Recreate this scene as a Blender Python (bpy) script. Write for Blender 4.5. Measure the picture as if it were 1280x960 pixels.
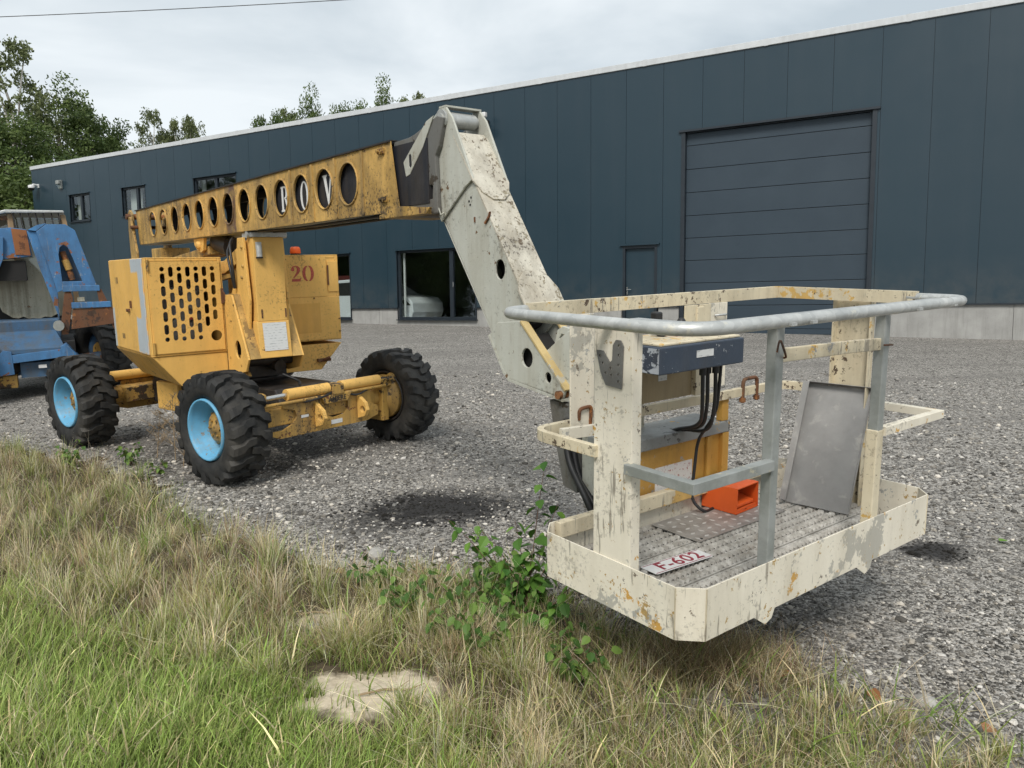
import bpy, bmesh, math, random
import numpy as np
from mathutils import Vector, Matrix, geometry, noise as mnoise

# ------------------------------------------------------------------ scene, camera, light
sc = bpy.context.scene
for o in list(bpy.data.objects):
    bpy.data.objects.remove(o)
COL = sc.collection
RAD = math.radians
random.seed(7)

# camera stands about 1.75 m above a yard that rises gently (about 2.7 degrees) towards the hall
CAM_H = 1.752
CAM_PITCH, CAM_ROLL = RAD(6.0), RAD(-0.6)       # against the hall's level
YARD_PITCH, YARD_ROLL = RAD(8.7), RAD(-1.15)    # against the yard's plane


def frame(p, r):
    up = Vector((math.sin(r) * math.cos(p), -math.cos(r) * math.cos(p), -math.sin(p)))
    fw = Vector((0, 0, 1)); fw = (fw - up * fw.dot(up)).normalized()
    rt = fw.cross(up)
    if rt.x < 0: rt = -rt
    return Matrix((rt, fw, up))


FW, FY = frame(CAM_PITCH, CAM_ROLL), frame(YARD_PITCH, YARD_ROLL)
cam_d = bpy.data.cameras.new('camera')
cam_d.sensor_width = 36.0
cam_d.lens = 961.0 / 1280.0 * 36.0
cam_d.clip_start, cam_d.clip_end = 0.05, 1000
cam = bpy.data.objects.new('camera', cam_d)
COL.objects.link(cam)
cr, cu, cb = FW @ Vector((1, 0, 0)), FW @ Vector((0, -1, 0)), FW @ Vector((0, 0, -1))
cam.matrix_world = Matrix(((cr.x, cu.x, cb.x, 0), (cr.y, cu.y, cb.y, 0), (cr.z, cu.z, cb.z, CAM_H), (0, 0, 0, 1)))
sc.camera = cam

YR = FW @ FY.transposed()                       # yard axes seen in world axes
ynorm = YR @ Vector((0, 0, 1))
yorg = Vector((0, 0, CAM_H)) - ynorm * 1.75
YM = Matrix.Translation(yorg) @ YR.to_4x4()     # yard coordinates -> world

SUN_EL, SUN_AZ = RAD(46), RAD(191)              # weak sun behind cloud, behind the camera to the left
world = bpy.data.worlds.new('World')
sc.world = world
world.use_nodes = True
wt = world.node_tree
wt.nodes.clear()
wo = wt.nodes.new('ShaderNodeOutputWorld'); wb = wt.nodes.new('ShaderNodeBackground')
sky = wt.nodes.new('ShaderNodeTexSky'); sky.sky_type = 'NISHITA'; sky.sun_disc = False
sky.sun_elevation = SUN_EL; sky.sun_rotation = SUN_AZ; sky.dust_density = 2.5; sky.air_density = 1.0
wtc = wt.nodes.new('ShaderNodeTexCoord'); wmp = wt.nodes.new('ShaderNodeMapping')
wmp.inputs['Scale'].default_value = (1.0, 1.0, 2.6); wmp.inputs['Location'].default_value = (0.35, 0.1, 0.22)
wn = wt.nodes.new('ShaderNodeTexNoise'); wn.inputs['Scale'].default_value = 2.1; wn.inputs['Detail'].default_value = 6
wn.inputs['Roughness'].default_value = 0.52; wn.inputs['Distortion'].default_value = 0.3
wr_ = wt.nodes.new('ShaderNodeValToRGB')
wr_.color_ramp.elements[0].position = 0.40; wr_.color_ramp.elements[0].color = (3.3, 3.72, 4.0, 1)
wr_.color_ramp.elements[1].position = 0.62; wr_.color_ramp.elements[1].color = (5.05, 5.35, 5.5, 1)
wmx = wt.nodes.new('ShaderNodeMix'); wmx.data_type = 'RGBA'; wmx.inputs[0].default_value = 0.93
L_ = wt.links.new
L_(wtc.outputs['Generated'], wmp.inputs['Vector']); L_(wmp.outputs[0], wn.inputs['Vector']); L_(wn.outputs['Fac'], wr_.inputs[0])
L_(sky.outputs[0], wmx.inputs[6]); L_(wr_.outputs[0], wmx.inputs[7]); L_(wmx.outputs[2], wb.inputs['Color'])
wb.inputs['Strength'].default_value = 0.1
L_(wb.outputs[0], wo.inputs[0])

sun_d = bpy.data.lights.new('sun', 'SUN'); sun_d.energy = 1.5; sun_d.angle = RAD(18); sun_d.color = (1.0, 0.96, 0.9)
sun = bpy.data.objects.new('sun', sun_d); COL.objects.link(sun)
sdir = Vector((math.sin(SUN_AZ) * math.cos(SUN_EL), math.cos(SUN_AZ) * math.cos(SUN_EL), math.sin(SUN_EL)))
sun.rotation_euler = sdir.to_track_quat('Z', 'Y').to_euler()
sun.location = (0, 0, 30)

sc.view_settings.view_transform = 'Standard'
sc.view_settings.look = 'None'
sc.view_settings.gamma = 1.0
sc.view_settings.use_curve_mapping = False
sc.view_settings.exposure = 0.86
sc.render.engine = 'CYCLES'
sc.cycles.use_denoising = True
sc.cycles.denoiser = 'OPENIMAGEDENOISE'
sc.cycles.max_bounces = 5
sc.cycles.diffuse_bounces = 3
sc.cycles.glossy_bounces = 3
sc.cycles.adaptive_threshold = 0.02
sc.cycles.transparent_max_bounces = 12
sc.cycles.caustics_reflective = False
sc.cycles.caustics_refractive = False


# ------------------------------------------------------------------ materials
class NT:
    """short hand for building node trees"""
    def __init__(self, name):
        self.m = bpy.data.materials.new(name); self.m.use_nodes = True
        self.t = self.m.node_tree; self.t.nodes.clear()
        self.out = self.t.nodes.new('ShaderNodeOutputMaterial')
        self._obj = None

    def new(self, typ, **kw):
        n = self.t.nodes.new(typ)
        for k, v in kw.items(): setattr(n, k, v)
        return n

    def put(self, sock, v):
        if hasattr(v, 'is_output'): self.t.links.new(v, sock)
        elif isinstance(v, (tuple, list)) and len(v) == 3 and sock.type == 'RGBA': sock.default_value = (*v, 1)
        else: sock.default_value = v

    def obj(self):
        if self._obj is None: self._obj = self.new('ShaderNodeTexCoord').outputs['Object']
        return self._obj

    def mapping(self, scale=(1, 1, 1), loc=(0, 0, 0), rot=(0, 0, 0), vec=None):
        n = self.new('ShaderNodeMapping'); self.put(n.inputs['Vector'], vec or self.obj())
        n.inputs['Scale'].default_value = scale; n.inputs['Location'].default_value = loc; n.inputs['Rotation'].default_value = rot
        return n.outputs[0]

    def noise(self, scale, detail=4, rough=0.55, vec=None, dist=0.0):
        n = self.new('ShaderNodeTexNoise'); self.put(n.inputs['Vector'], vec or self.obj())
        n.inputs['Scale'].default_value = scale; n.inputs['Detail'].default_value = detail
        n.inputs['Roughness'].default_value = rough; n.inputs['Distortion'].default_value = dist
        return n.outputs['Fac']

    def voro(self, scale, vec=None, feature='F1', rnd=1.0):
        n = self.new('ShaderNodeTexVoronoi'); n.feature = feature; self.put(n.inputs['Vector'], vec or self.obj())
        n.inputs['Scale'].default_value = scale; n.inputs['Randomness'].default_value = rnd
        return n

    def rng(self, v, a, b, c=0.0, d=1.0):
        n = self.new('ShaderNodeMapRange'); n.clamp = True
        self.put(n.inputs[0], v); n.inputs[1].default_value = a; n.inputs[2].default_value = b
        n.inputs[3].default_value = c; n.inputs[4].default_value = d
        return n.outputs[0]

    def math(self, op, a, b=0.0, c=0.0):
        n = self.new('ShaderNodeMath', operation=op); self.put(n.inputs[0], a); self.put(n.inputs[1], b)
        if op in ('MULTIPLY_ADD', 'COMPARE', 'SMOOTH_MIN'): self.put(n.inputs[2], c)
        return n.outputs[0]

    def mix(self, f, a, b, blend='MIX'):
        n = self.new('ShaderNodeMix', data_type='RGBA', blend_type=blend)
        self.put(n.inputs[0], f); self.put(n.inputs[6], a); self.put(n.inputs[7], b)
        return n.outputs[2]

    def sep(self, v):
        n = self.new('ShaderNodeSeparateXYZ'); self.put(n.inputs[0], v); return n.outputs

    def attr(self, name):
        n = self.new('ShaderNodeAttribute'); n.attribute_name = name; return n

    def bump(self, h, strength=0.3, dist=0.01):
        n = self.new('ShaderNodeBump'); self.put(n.inputs['Height'], h)
        n.inputs['Strength'].default_value = strength; n.inputs['Distance'].default_value = dist
        return n.outputs[0]

    def principled(self, color, rough=0.5, metal=0.0, normal=None, spec=0.5, **kw):
        n = self.new('ShaderNodeBsdfPrincipled')
        self.put(n.inputs['Base Color'], color); self.put(n.inputs['Roughness'], rough); self.put(n.inputs['Metallic'], metal)
        n.inputs['Specular IOR Level'].default_value = spec
        if normal is not None: self.put(n.inputs['Normal'], normal)
        for k, v in kw.items(): self.put(n.inputs[k.replace('_', ' ')], v)
        self.t.links.new(n.outputs[0], self.out.inputs[0])
        return n


def paint(name, base, chips=(), grime=0.35, grime_col=(0.11, 0.085, 0.055), rough=0.5, spots=0.0, vary=0.18, streak=(9, 9, 0.9), spot_col=(0.055, 0.042, 0.03), bump=0.12, patches=(), mottle=0.12, mottle_col=None, scratch=0.0, scratch_col=(0.30, 0.27, 0.22)):
    t = NT(name)
    big = t.noise(1.7, 4, 0.6)
    c = t.mix(t.rng(big, 0.3, 0.75, 0, vary * 2), base, tuple(x * 0.62 for x in base))
    c = t.mix(t.rng(t.noise(6.5, 4, 0.6), 0.5, 0.8, 0, 0.35), c, tuple(min(1, x * 1.12 + 0.03) for x in base))
    o = t.sep(t.obj())
    for (col, ax, lo, hi, ax2, lo2, hi2) in patches:
        wob = t.math('MULTIPLY', t.math('SUBTRACT', t.noise(7, 3), 0.5), 0.09)
        a = t.math('ADD', o[ax], wob); b = t.math('ADD', o[ax2], wob)
        e = 0.012
        f = t.math('MULTIPLY', t.math('MULTIPLY', t.rng(a, lo - e, lo + e), t.rng(a, hi - e, hi + e, 1, 0)),
                   t.math('MULTIPLY', t.rng(b, lo2 - e, lo2 + e), t.rng(b, hi2 - e, hi2 + e, 1, 0)))
        c = t.mix(f, c, col)
    if mottle:
        c = t.mix(t.rng(t.noise(3.4, 7, 0.72, t.mapping(loc=(7, 1, 4), scale=(1, 1, 0.7))), 0.39, 0.60, 0, mottle), c, mottle_col or tuple(x * 0.36 for x in base))
    hgt = None
    for i, (col, scale, thr) in enumerate(chips):
        v = t.mapping(loc=(3.1 * i + 1.3, 1.7 * i, 0.6 * i))
        a = t.noise(scale, 5, 0.7, v)
        b = t.noise(scale * 0.22, 2, 0.5, v)
        m = t.rng(t.math('ADD', a, t.math('MULTIPLY', t.math('SUBTRACT', b, 0.5), 0.55)), thr, thr + 0.025)
        c = t.mix(m, c, col)
        hgt = m if hgt is None else t.math('MAXIMUM', hgt, m)
    if scratch:
        for rot in ((0.3, 0.5, 0.2), (-0.4, 0.1, 0.9)):
            v = t.mapping(scale=(34, 34, 3.5), rot=rot)
            sm = t.rng(t.math('ADD', t.noise(1.0, 3, 0.6, v), t.math('MULTIPLY', t.math('SUBTRACT', big, 0.5), 0.35)), 0.655, 0.69, 0, scratch)
            c = t.mix(sm, c, scratch_col)
    st = t.noise(1.0, 4, 0.65, t.mapping(scale=streak))
    m = t.math('MULTIPLY', t.rng(st, 0.42, 0.64), t.rng(big, 0.35, 0.65, 0.35, 1.0))
    c = t.mix(t.math('MULTIPLY', m, grime), c, grime_col)
    if spots:
        s = t.noise(42, 5, 0.72)
        s = t.rng(t.math('ADD', s, t.math('MULTIPLY', t.math('SUBTRACT', big, 0.5), 0.5)), 0.58, 0.67, 0, spots)
        c = t.mix(s, c, spot_col)
    h = t.noise(55, 4, 0.6)
    if hgt is not None: h = t.math('SUBTRACT', h, t.math('MULTIPLY', hgt, 0.8))
    t.principled(c, rough=t.rng(t.noise(8, 4), 0.3, 0.7, rough - 0.1, rough + 0.2), normal=t.bump(h, bump, 0.01), spec=0.35)
    return t.m


YEL = (0.84, 0.50, 0.135)
CREAM = (0.80, 0.745, 0.62)
M = {}
M['yellow'] = paint('yellow_paint', YEL, chips=[((0.10, 0.05, 0.025), 16, 0.72)], grime=0.22, grime_col=(0.30, 0.19, 0.07), spots=0.45, vary=0.09, mottle=0.10)
M['yellow_boom'] = paint('weathered_yellow_boom_paint', (0.74, 0.46, 0.14), chips=[((0.12, 0.055, 0.03), 9, 0.69), ((0.30, 0.19, 0.07), 5, 0.60)], grime=0.72, spots=0.85, streak=(7, 7, 0.8), mottle=0.72,
                         patches=[((0.10, 0.055, 0.065), 0, 0.40, 0.66, 2, 1.9, 2.62)])
M['yellow_cabinet_side'] = paint('yellow_paint_with_primer_patches', YEL, chips=[((0.10, 0.05, 0.025), 16, 0.74)], grime=0.18, grime_col=(0.30, 0.19, 0.07), spots=0.2, vary=0.08, mottle=0.06,
                                 patches=[((0.47, 0.53, 0.57), 0, 0.02, 0.36, 2, 1.02, 1.34), ((0.47, 0.53, 0.57), 0, 0.2, 0.36, 2, 1.3, 1.9), ((0.47, 0.53, 0.57), 0, -0.05, 0.3, 2, 1.77, 1.9), ((0.50, 0.55, 0.57), 0, -1.0, -0.86, 2, 0.9, 1.4)])
M['yellow_dirty'] = paint('oily_yellow_axle_paint', (0.55, 0.33, 0.085), chips=[((0.045, 0.03, 0.02), 9, 0.585), ((0.16, 0.06, 0.03), 20, 0.63)], grime=0.75, spots=0.9)
M['cream'] = paint('chipped_cream_paint', CREAM, chips=[((0.60, 0.34, 0.08), 12, 0.685), ((0.40, 0.40, 0.37), 8, 0.655), ((0.46, 0.44, 0.38), 3.5, 0.60), ((0.16, 0.13, 0.10), 30, 0.685), ((0.42, 0.28, 0.10), 42, 0.665)], scratch=0.8, mottle=0.10, mottle_col=(0.42, 0.35, 0.24), grime=0.28, grime_col=(0.30, 0.24, 0.15), spots=0.35, vary=0.05)
M['cream_worn'] = paint('worn_cream_over_yellow', (0.70, 0.62, 0.45), chips=[((0.62, 0.40, 0.13), 6, 0.60), ((0.32, 0.32, 0.30), 9, 0.64), ((0.10, 0.07, 0.05), 30, 0.64)], scratch=0.8, mottle=0.22, mottle_col=(0.40, 0.30, 0.17), vary=0.08, grime=0.4, spots=0.4)
M['yellow_worn'] = paint('worn_yellow_mount', (0.56, 0.31, 0.065), chips=[((0.36, 0.36, 0.34), 7, 0.64), ((0.50, 0.44, 0.32), 11, 0.66)], grime=0.4, spots=0.3)
M['tan'] = paint('grimy_shade_darkened_tan', (0.40, 0.31, 0.18), chips=[((0.2, 0.13, 0.06), 12, 0.66)], grime=0.6, spots=0.3)  # base colour darkened for the shade under the console; streaks are grime
M['yellow_panel'] = paint('faded_orange_yellow_panel', (0.72, 0.41, 0.10), grime=0.2, vary=0.06, mottle=0.08)
M['grey_worn'] = paint('bare_worn_steel_top', (0.30, 0.31, 0.30), chips=[((0.55, 0.31, 0.06), 8, 0.63), ((0.10, 0.10, 0.10), 14, 0.62)], grime=0.4, spots=0.4)
M['jib_grey'] = paint('grey_green_jib_paint', (0.52, 0.525, 0.465), chips=[((0.14, 0.075, 0.035), 13, 0.70), ((0.34, 0.32, 0.26), 4, 0.60)], grime=0.45, grime_col=(0.22, 0.17, 0.09), spots=0.45, vary=0.10, scratch=0.4, mottle=0.14, mottle_col=(0.30, 0.29, 0.23))
M['jib_top'] = paint('lichen_pale_jib_top', (0.66, 0.62, 0.52), chips=[((0.30, 0.26, 0.18), 22, 0.60), ((0.16, 0.12, 0.08), 34, 0.64)], grime=0.5, spots=0.8, bump=0.4, mottle=0.4, mottle_col=(0.34, 0.28, 0.19))
M['knuckle_grey'] = paint('dark_grey_knuckle_steel', (0.17, 0.17, 0.16), chips=[((0.05, 0.04, 0.03), 10, 0.62)], grime=0.5, spots=0.3)
M['blue'] = paint('faded_blue_paint', (0.075, 0.23, 0.47), chips=[((0.26, 0.10, 0.035), 6, 0.62), ((0.32, 0.34, 0.34), 14, 0.67)], mottle=0.4, mottle_col=(0.05, 0.09, 0.15), scratch=0.5, grime=0.5, grime_col=(0.06, 0.06, 0.07), spots=0.3)
M['blue_dark'] = paint('grimy_blue_paint', (0.05, 0.135, 0.26), chips=[((0.16, 0.07, 0.03), 8, 0.61)], mottle=0.6, mottle_col=(0.10, 0.11, 0.11), grime=0.8, grime_col=(0.09, 0.085, 0.075), spots=0.5)
M['rust'] = paint('rusty_steel', (0.16, 0.07, 0.035), chips=[((0.30, 0.12, 0.04), 7, 0.56), ((0.06, 0.035, 0.025), 12, 0.6)], grime=0.5, rough=0.75)
M['rust_orange'] = paint('orange_rust_patch', (0.33, 0.13, 0.05), chips=[((0.15, 0.06, 0.03), 9, 0.55), ((0.05, 0.17, 0.36), 7, 0.66)], grime=0.3, rough=0.75)
M['cab_cream'] = paint('corroded_cream_cab_panel', (0.50, 0.47, 0.36), chips=[((0.18, 0.08, 0.03), 8, 0.66)], grime=0.7, grime_col=(0.16, 0.14, 0.09), spots=0.3, streak=(14, 14, 0.7))
M['cab_tan'] = paint('rusty_tan_cab_frame', (0.40, 0.27, 0.15), chips=[((0.20, 0.08, 0.03), 9, 0.58)], grime=0.4)
M['orange'] = paint('orange_plastic', (0.72, 0.115, 0.022), grime=0.12, rough=0.45, vary=0.06, bump=0.03)
M['rim_blue'] = paint('light_blue_rim_paint', (0.13, 0.42, 0.66), chips=[((0.22, 0.20, 0.17), 22, 0.665)], scratch=0.4, mottle=0.3, mottle_col=(0.12, 0.22, 0.28), grime=0.4, grime_col=(0.2, 0.22, 0.2), rough=0.4, vary=0.08)
M['console'] = paint('scuffed_dark_blue_console', (0.045, 0.062, 0.09), chips=[((0.45, 0.46, 0.46), 16, 0.70), ((0.35, 0.37, 0.4), 40, 0.72)], grime=0.2, rough=0.45)
M['console_end'] = paint('pale_scuffed_console_end', (0.40, 0.43, 0.47), chips=[((0.04, 0.05, 0.07), 10, 0.60), ((0.6, 0.6, 0.6), 24, 0.66)], grime=0.3, rough=0.5)
M['trim_white'] = paint('pale_grey_roof_flashing', (0.62, 0.64, 0.65), grime=0.12, rough=0.4, vary=0.05, bump=0.02)
M['white'] = paint('white_coating', (0.74, 0.74, 0.73), grime=0.08, rough=0.35, vary=0.04, bump=0.01)


def simple(name, col, rough=0.5, metal=0.0, spec=0.5, nz=0.0, nscale=20):
    t = NT(name)
    c = col
    nrm = None
    if nz:
        f = t.noise(nscale, 4, 0.6)
        c = t.mix(t.rng(f, 0.3, 0.7), tuple(x * (1 - nz) for x in col), tuple(min(1, x * (1 + nz)) for x in col))
        nrm = t.bump(f, 0.15, 0.01)
    t.principled(c, rough=rough, metal=metal, spec=spec, normal=nrm)
    return t.m


M['galv'] = None
t = NT('galvanised_steel')
f1 = t.voro(38).outputs['Color']; f2 = t.noise(5, 5, 0.65)
c = t.mix(t.rng(f2, 0.35, 0.7), (0.46, 0.47, 0.455), (0.64, 0.645, 0.62))
c = t.mix(t.rng(t.sep(f1)[0], 0.0, 1.0, 0.0, 0.35), c, (0.26, 0.27, 0.265))
c = t.mix(t.rng(t.noise(14, 6, 0.7), 0.6, 0.66), c, (0.62, 0.60, 0.52))
c = t.mix(t.rng(t.noise(9, 6, 0.7, t.mapping(loc=(5, 2, 1))), 0.66, 0.70), c, (0.17, 0.13, 0.09))
t.principled(c, rough=t.rng(f2, 0.3, 0.7, 0.38, 0.6), metal=0.45, normal=t.bump(t.noise(60, 4), 0.08, 0.01))
M['galv'] = t.m
t = NT('grey_primer_square_tube')
f2 = t.noise(7, 6, 0.65)
c = t.mix(t.rng(f2, 0.4, 0.6), (0.27, 0.285, 0.265), (0.36, 0.375, 0.36))
c = t.mix(t.rng(t.noise(12, 6, 0.7), 0.64, 0.68), c, (0.50, 0.46, 0.34))
t.principled(c, rough=0.5, metal=0.25, normal=t.bump(t.noise(60, 4), 0.08, 0.01))
M['galv_paint'] = t.m
t = NT('dull_sheet_metal')
f2 = t.noise(4, 5, 0.6); f3 = t.noise(9, 5, 0.6, t.mapping(scale=(1, 1, 0.5)), dist=0.4)
c = t.mix(t.rng(f2, 0.35, 0.7), (0.27, 0.265, 0.255), (0.38, 0.37, 0.355))
c = t.mix(t.rng(f3, 0.56, 0.66, 0, 0.6), c, (0.52, 0.50, 0.46))
t.principled(c, rough=t.rng(f3, 0.3, 0.7, 0.42, 0.62), metal=0.35, normal=t.bump(f2, 0.08, 0.02))
M['sheet'] = t.m
M['chrome'] = simple('bright_piston_rod', (0.6, 0.6, 0.58), 0.25, 0.9)
M['steel_dark'] = simple('dark_greasy_steel', (0.035, 0.03, 0.027), 0.5, 0.2, nz=0.5, nscale=14)
M['black'] = simple('black_rubber_hose', (0.018, 0.018, 0.019), 0.5)
M['void'] = simple('dark_machine_interior', (0.016, 0.015, 0.014), 0.8)
M['engine_grey'] = paint('grey_engine_block', (0.22, 0.24, 0.25), chips=[((0.05, 0.05, 0.05), 9, 0.58), ((0.5, 0.5, 0.5), 14, 0.68)], grime=0.5)
M['letter_white'] = simple('white_lettering', (0.78, 0.78, 0.76), 0.5, nz=0.06)
M['letter_red'] = simple('faded_red_stencil', (0.42, 0.075, 0.045), 0.6, nz=0.3, nscale=60)
M['letter_black'] = simple('black_lettering', (0.03, 0.025, 0.02), 0.6)
M['plate_red'] = simple('dark_red_plate_lettering', (0.26, 0.025, 0.045), 0.5)
M['inner_boom'] = paint('dark_inner_boom_paint', (0.022, 0.024, 0.032), grime=0.3, rough=0.45)
t = NT('tyre_rubber')
f1 = t.noise(9, 6, 0.6)
c = t.mix(t.rng(f1, 0.35, 0.75), (0.017, 0.018, 0.019), (0.046, 0.045, 0.042))
c = t.mix(t.rng(t.noise(3, 5, 0.7), 0.46, 0.72, 0, 0.55), c, (0.105, 0.095, 0.08))
t.principled(c, rough=0.72, normal=t.bump(t.noise(70, 3), 0.15, 0.01), spec=0.3)
M['tyre'] = t.m
t = NT('printed_warning_label')
o = t.sep(t.obj())
ln = t.math('SINE', t.math('MULTIPLY', o[2], 260.0)); bl = t.noise(1, 3, 0.7, t.mapping(scale=(30, 30, 90)))
c = t.mix(t.math('MULTIPLY', t.rng(ln, 0.1, 0.5), t.rng(bl, 0.5, 0.6, 0, 0.6)), (0.66, 0.67, 0.66), (0.25, 0.27, 0.28))
t.principled(c, rough=0.4)
M['label'] = t.m
t = NT('scratched_white_label')
c = t.mix(t.rng(t.noise(60, 5, 0.7), 0.58, 0.64), (0.70, 0.68, 0.65), (0.35, 0.08, 0.07))
t.principled(c, rough=0.5)
M['label_red'] = t.m

# building
t = NT('anthracite_cladding')
inf = t.new('ShaderNodeObjectInfo').outputs['Random']
c = t.mix(t.rng(inf, 0, 1), (0.0165, 0.0375, 0.0530), (0.0180, 0.0400, 0.0560))
f1 = t.noise(0.8, 4, 0.6); f2 = t.noise(1.0, 5, 0.6, t.mapping(scale=(3, 3, 0.25)))
c = t.mix(t.rng(f2, 0.45, 0.75, 0, 0.2), c, (0.036, 0.054, 0.068))
zz = t.sep(t.obj())[2]
c = t.mix(t.math('MULTIPLY', t.rng(zz, 1.65, 2.7, 0.55, 0.0), t.rng(t.noise(2.5, 4, 0.65), 0.35, 0.7)), c, (0.085, 0.088, 0.085))
c = t.mix(t.rng(t.noise(90, 2), 0.72, 0.78, 0, 0.4), c, (0.10, 0.115, 0.13))
t.principled(c, rough=t.rng(f1, 0.3, 0.7, 0.30, 0.42), normal=t.bump(t.noise(0.55, 3, 0.5), 0.22, 0.05), spec=0.5)
M['clad'] = t.m
M['clad_dark'] = simple('anthracite_frame', (0.018, 0.025, 0.033), 0.4, nz=0.15, nscale=3)
t = NT('sectional_door_panel')
f2 = t.noise(1.2, 5, 0.6); f3 = t.noise(1, 4, 0.6, t.mapping(scale=(1, 1, 40)))
c = t.mix(t.rng(f2, 0.3, 0.75), (0.030, 0.047, 0.064), (0.038, 0.057, 0.075))
t.principled(c, rough=0.5, normal=t.bump(f3, 0.12, 0.01), spec=0.4)
M['door'] = t.m
t = NT('cast_concrete_plinth')
f1 = t.noise(2.2, 6, 0.6); f2 = t.noise(1, 5, 0.7, t.mapping(scale=(9, 9, 0.8)))
c = t.mix(t.rng(f1, 0.3, 0.7), (0.30, 0.295, 0.28), (0.40, 0.395, 0.375))
c = t.mix(t.rng(f2, 0.5, 0.75, 0, 0.5), c, (0.21, 0.205, 0.19))
c = t.mix(t.rng(t.noise(40, 3), 0.66, 0.72, 0, 0.5), c, (0.15, 0.145, 0.135))
t.principled(c, rough=0.85, normal=t.bump(t.noise(30, 5), 0.25, 0.01), spec=0.2)
M['concrete'] = t.m
t = NT('coated_window_glass')
gl = t.new('ShaderNodeBsdfGlossy'); gl.inputs['Roughness'].default_value = 0.015; gl.inputs['Color'].default_value = (0.9, 0.95, 1, 1)
tr = t.new('ShaderNodeBsdfTransparent'); tr.inputs['Color'].default_value = (0.90, 0.93, 0.92, 1)
lw = t.new('ShaderNodeLayerWeight'); lw.inputs['Blend'].default_value = 0.5
fr = t.math('ADD', t.math('MULTIPLY', t.math('POWER', lw.outputs['Facing'], 5.0), 0.9), 0.06)
ms = t.new('ShaderNodeMixShader'); t.put(ms.inputs[0], fr); t.put(ms.inputs[1], tr.outputs[0]); t.put(ms.inputs[2], gl.outputs[0])
t.t.links.new(ms.outputs[0], t.out.inputs[0])
M['glass'] = t.m
M['room'] = simple('dim_interior_plaster', (0.22, 0.22, 0.21), 0.9)
M['room_floor'] = simple('interior_floor', (0.12, 0.12, 0.12), 0.7)
M['car_paint'] = simple('white_car_paint', (0.75, 0.76, 0.78), 0.25)
M['curtain'] = simple('pale_curtain', (0.55, 0.56, 0.54), 0.9)
M['sign_red'] = simple('red_board', (0.30, 0.06, 0.05), 0.6)

# vegetation and ground
def leafmat(name, c1, c2, trans=0.3):
    t = NT(name)
    a = t.attr('tint').outputs['Fac']
    c = t.mix(a, c1, c2)
    d = t.new('ShaderNodeBsdfPrincipled'); t.put(d.inputs['Base Color'], c); d.inputs['Roughness'].default_value = 0.5; d.inputs['Specular IOR Level'].default_value = 0.25
    tl = t.new('ShaderNodeBsdfTranslucent'); t.put(tl.inputs['Color'], c)
    ms = t.new('ShaderNodeMixShader'); ms.inputs[0].default_value = trans
    t.put(ms.inputs[1], d.outputs[0]); t.put(ms.inputs[2], tl.outputs[0])
    t.t.links.new(ms.outputs[0], t.out.inputs[0])
    return t.m


M['leaf_dark'] = leafmat('dark_green_tree_leaves', (0.050, 0.085, 0.024), (0.165, 0.22, 0.065))
M['leaf_birch'] = leafmat('yellow_green_birch_leaves', (0.09, 0.115, 0.045), (0.23, 0.26, 0.115))
M['leaf_sapling'] = leafmat('fresh_green_sapling_leaves', (0.04, 0.12, 0.022), (0.16, 0.30, 0.05), 0.25)
M['leaf_bramble'] = leafmat('bramble_leaves', (0.06, 0.13, 0.03), (0.20, 0.31, 0.07), 0.3)
M['leaf_fallen'] = leafmat('fallen_orange_brown_leaf', (0.22, 0.09, 0.035), (0.42, 0.22, 0.10), 0.1)
M['bark'] = simple('grey_brown_bark', (0.10, 0.085, 0.065), 0.9, nz=0.4, nscale=9)
M['birch_bark'] = simple('pale_birch_bark', (0.42, 0.40, 0.36), 0.8, nz=0.4, nscale=5)
M['stem'] = simple('reddish_brown_stem', (0.13, 0.065, 0.04), 0.7)
M['dry_stem'] = simple('dry_weed_stem', (0.30, 0.22, 0.13), 0.85, nz=0.3)


def colmat(name, rough=0.7, trans=0.0, attr='col', bumps=0.0):
    t = NT(name)
    a = t.attr(attr).outputs['Color']
    d = t.new('ShaderNodeBsdfPrincipled'); t.put(d.inputs['Base Color'], a); d.inputs['Roughness'].default_value = rough; d.inputs['Specular IOR Level'].default_value = 0.25
    if bumps: t.put(d.inputs['Normal'], t.bump(t.noise(90, 4), bumps, 0.01))
    if trans:
        tl = t.new('ShaderNodeBsdfTranslucent'); t.put(tl.inputs['Color'], a)
        ms = t.new('ShaderNodeMixShader'); ms.inputs[0].default_value = trans
        t.put(ms.inputs[1], d.outputs[0]); t.put(ms.inputs[2], tl.outputs[0]); t.t.links.new(ms.outputs[0], t.out.inputs[0])
    else:
        t.t.links.new(d.outputs[0], t.out.inputs[0])
    return t.m


M['grass'] = colmat('grass_blades', 0.6, 0.45)
M['strip_yellow'] = paint('faded_yellow_edge', (0.62, 0.47, 0.22), chips=[((0.45, 0.43, 0.36), 9, 0.56)], grime=0.4)
M['pebble'] = colmat('loose_pebbles', 0.85, 0.0, bumps=0.3)

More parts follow.
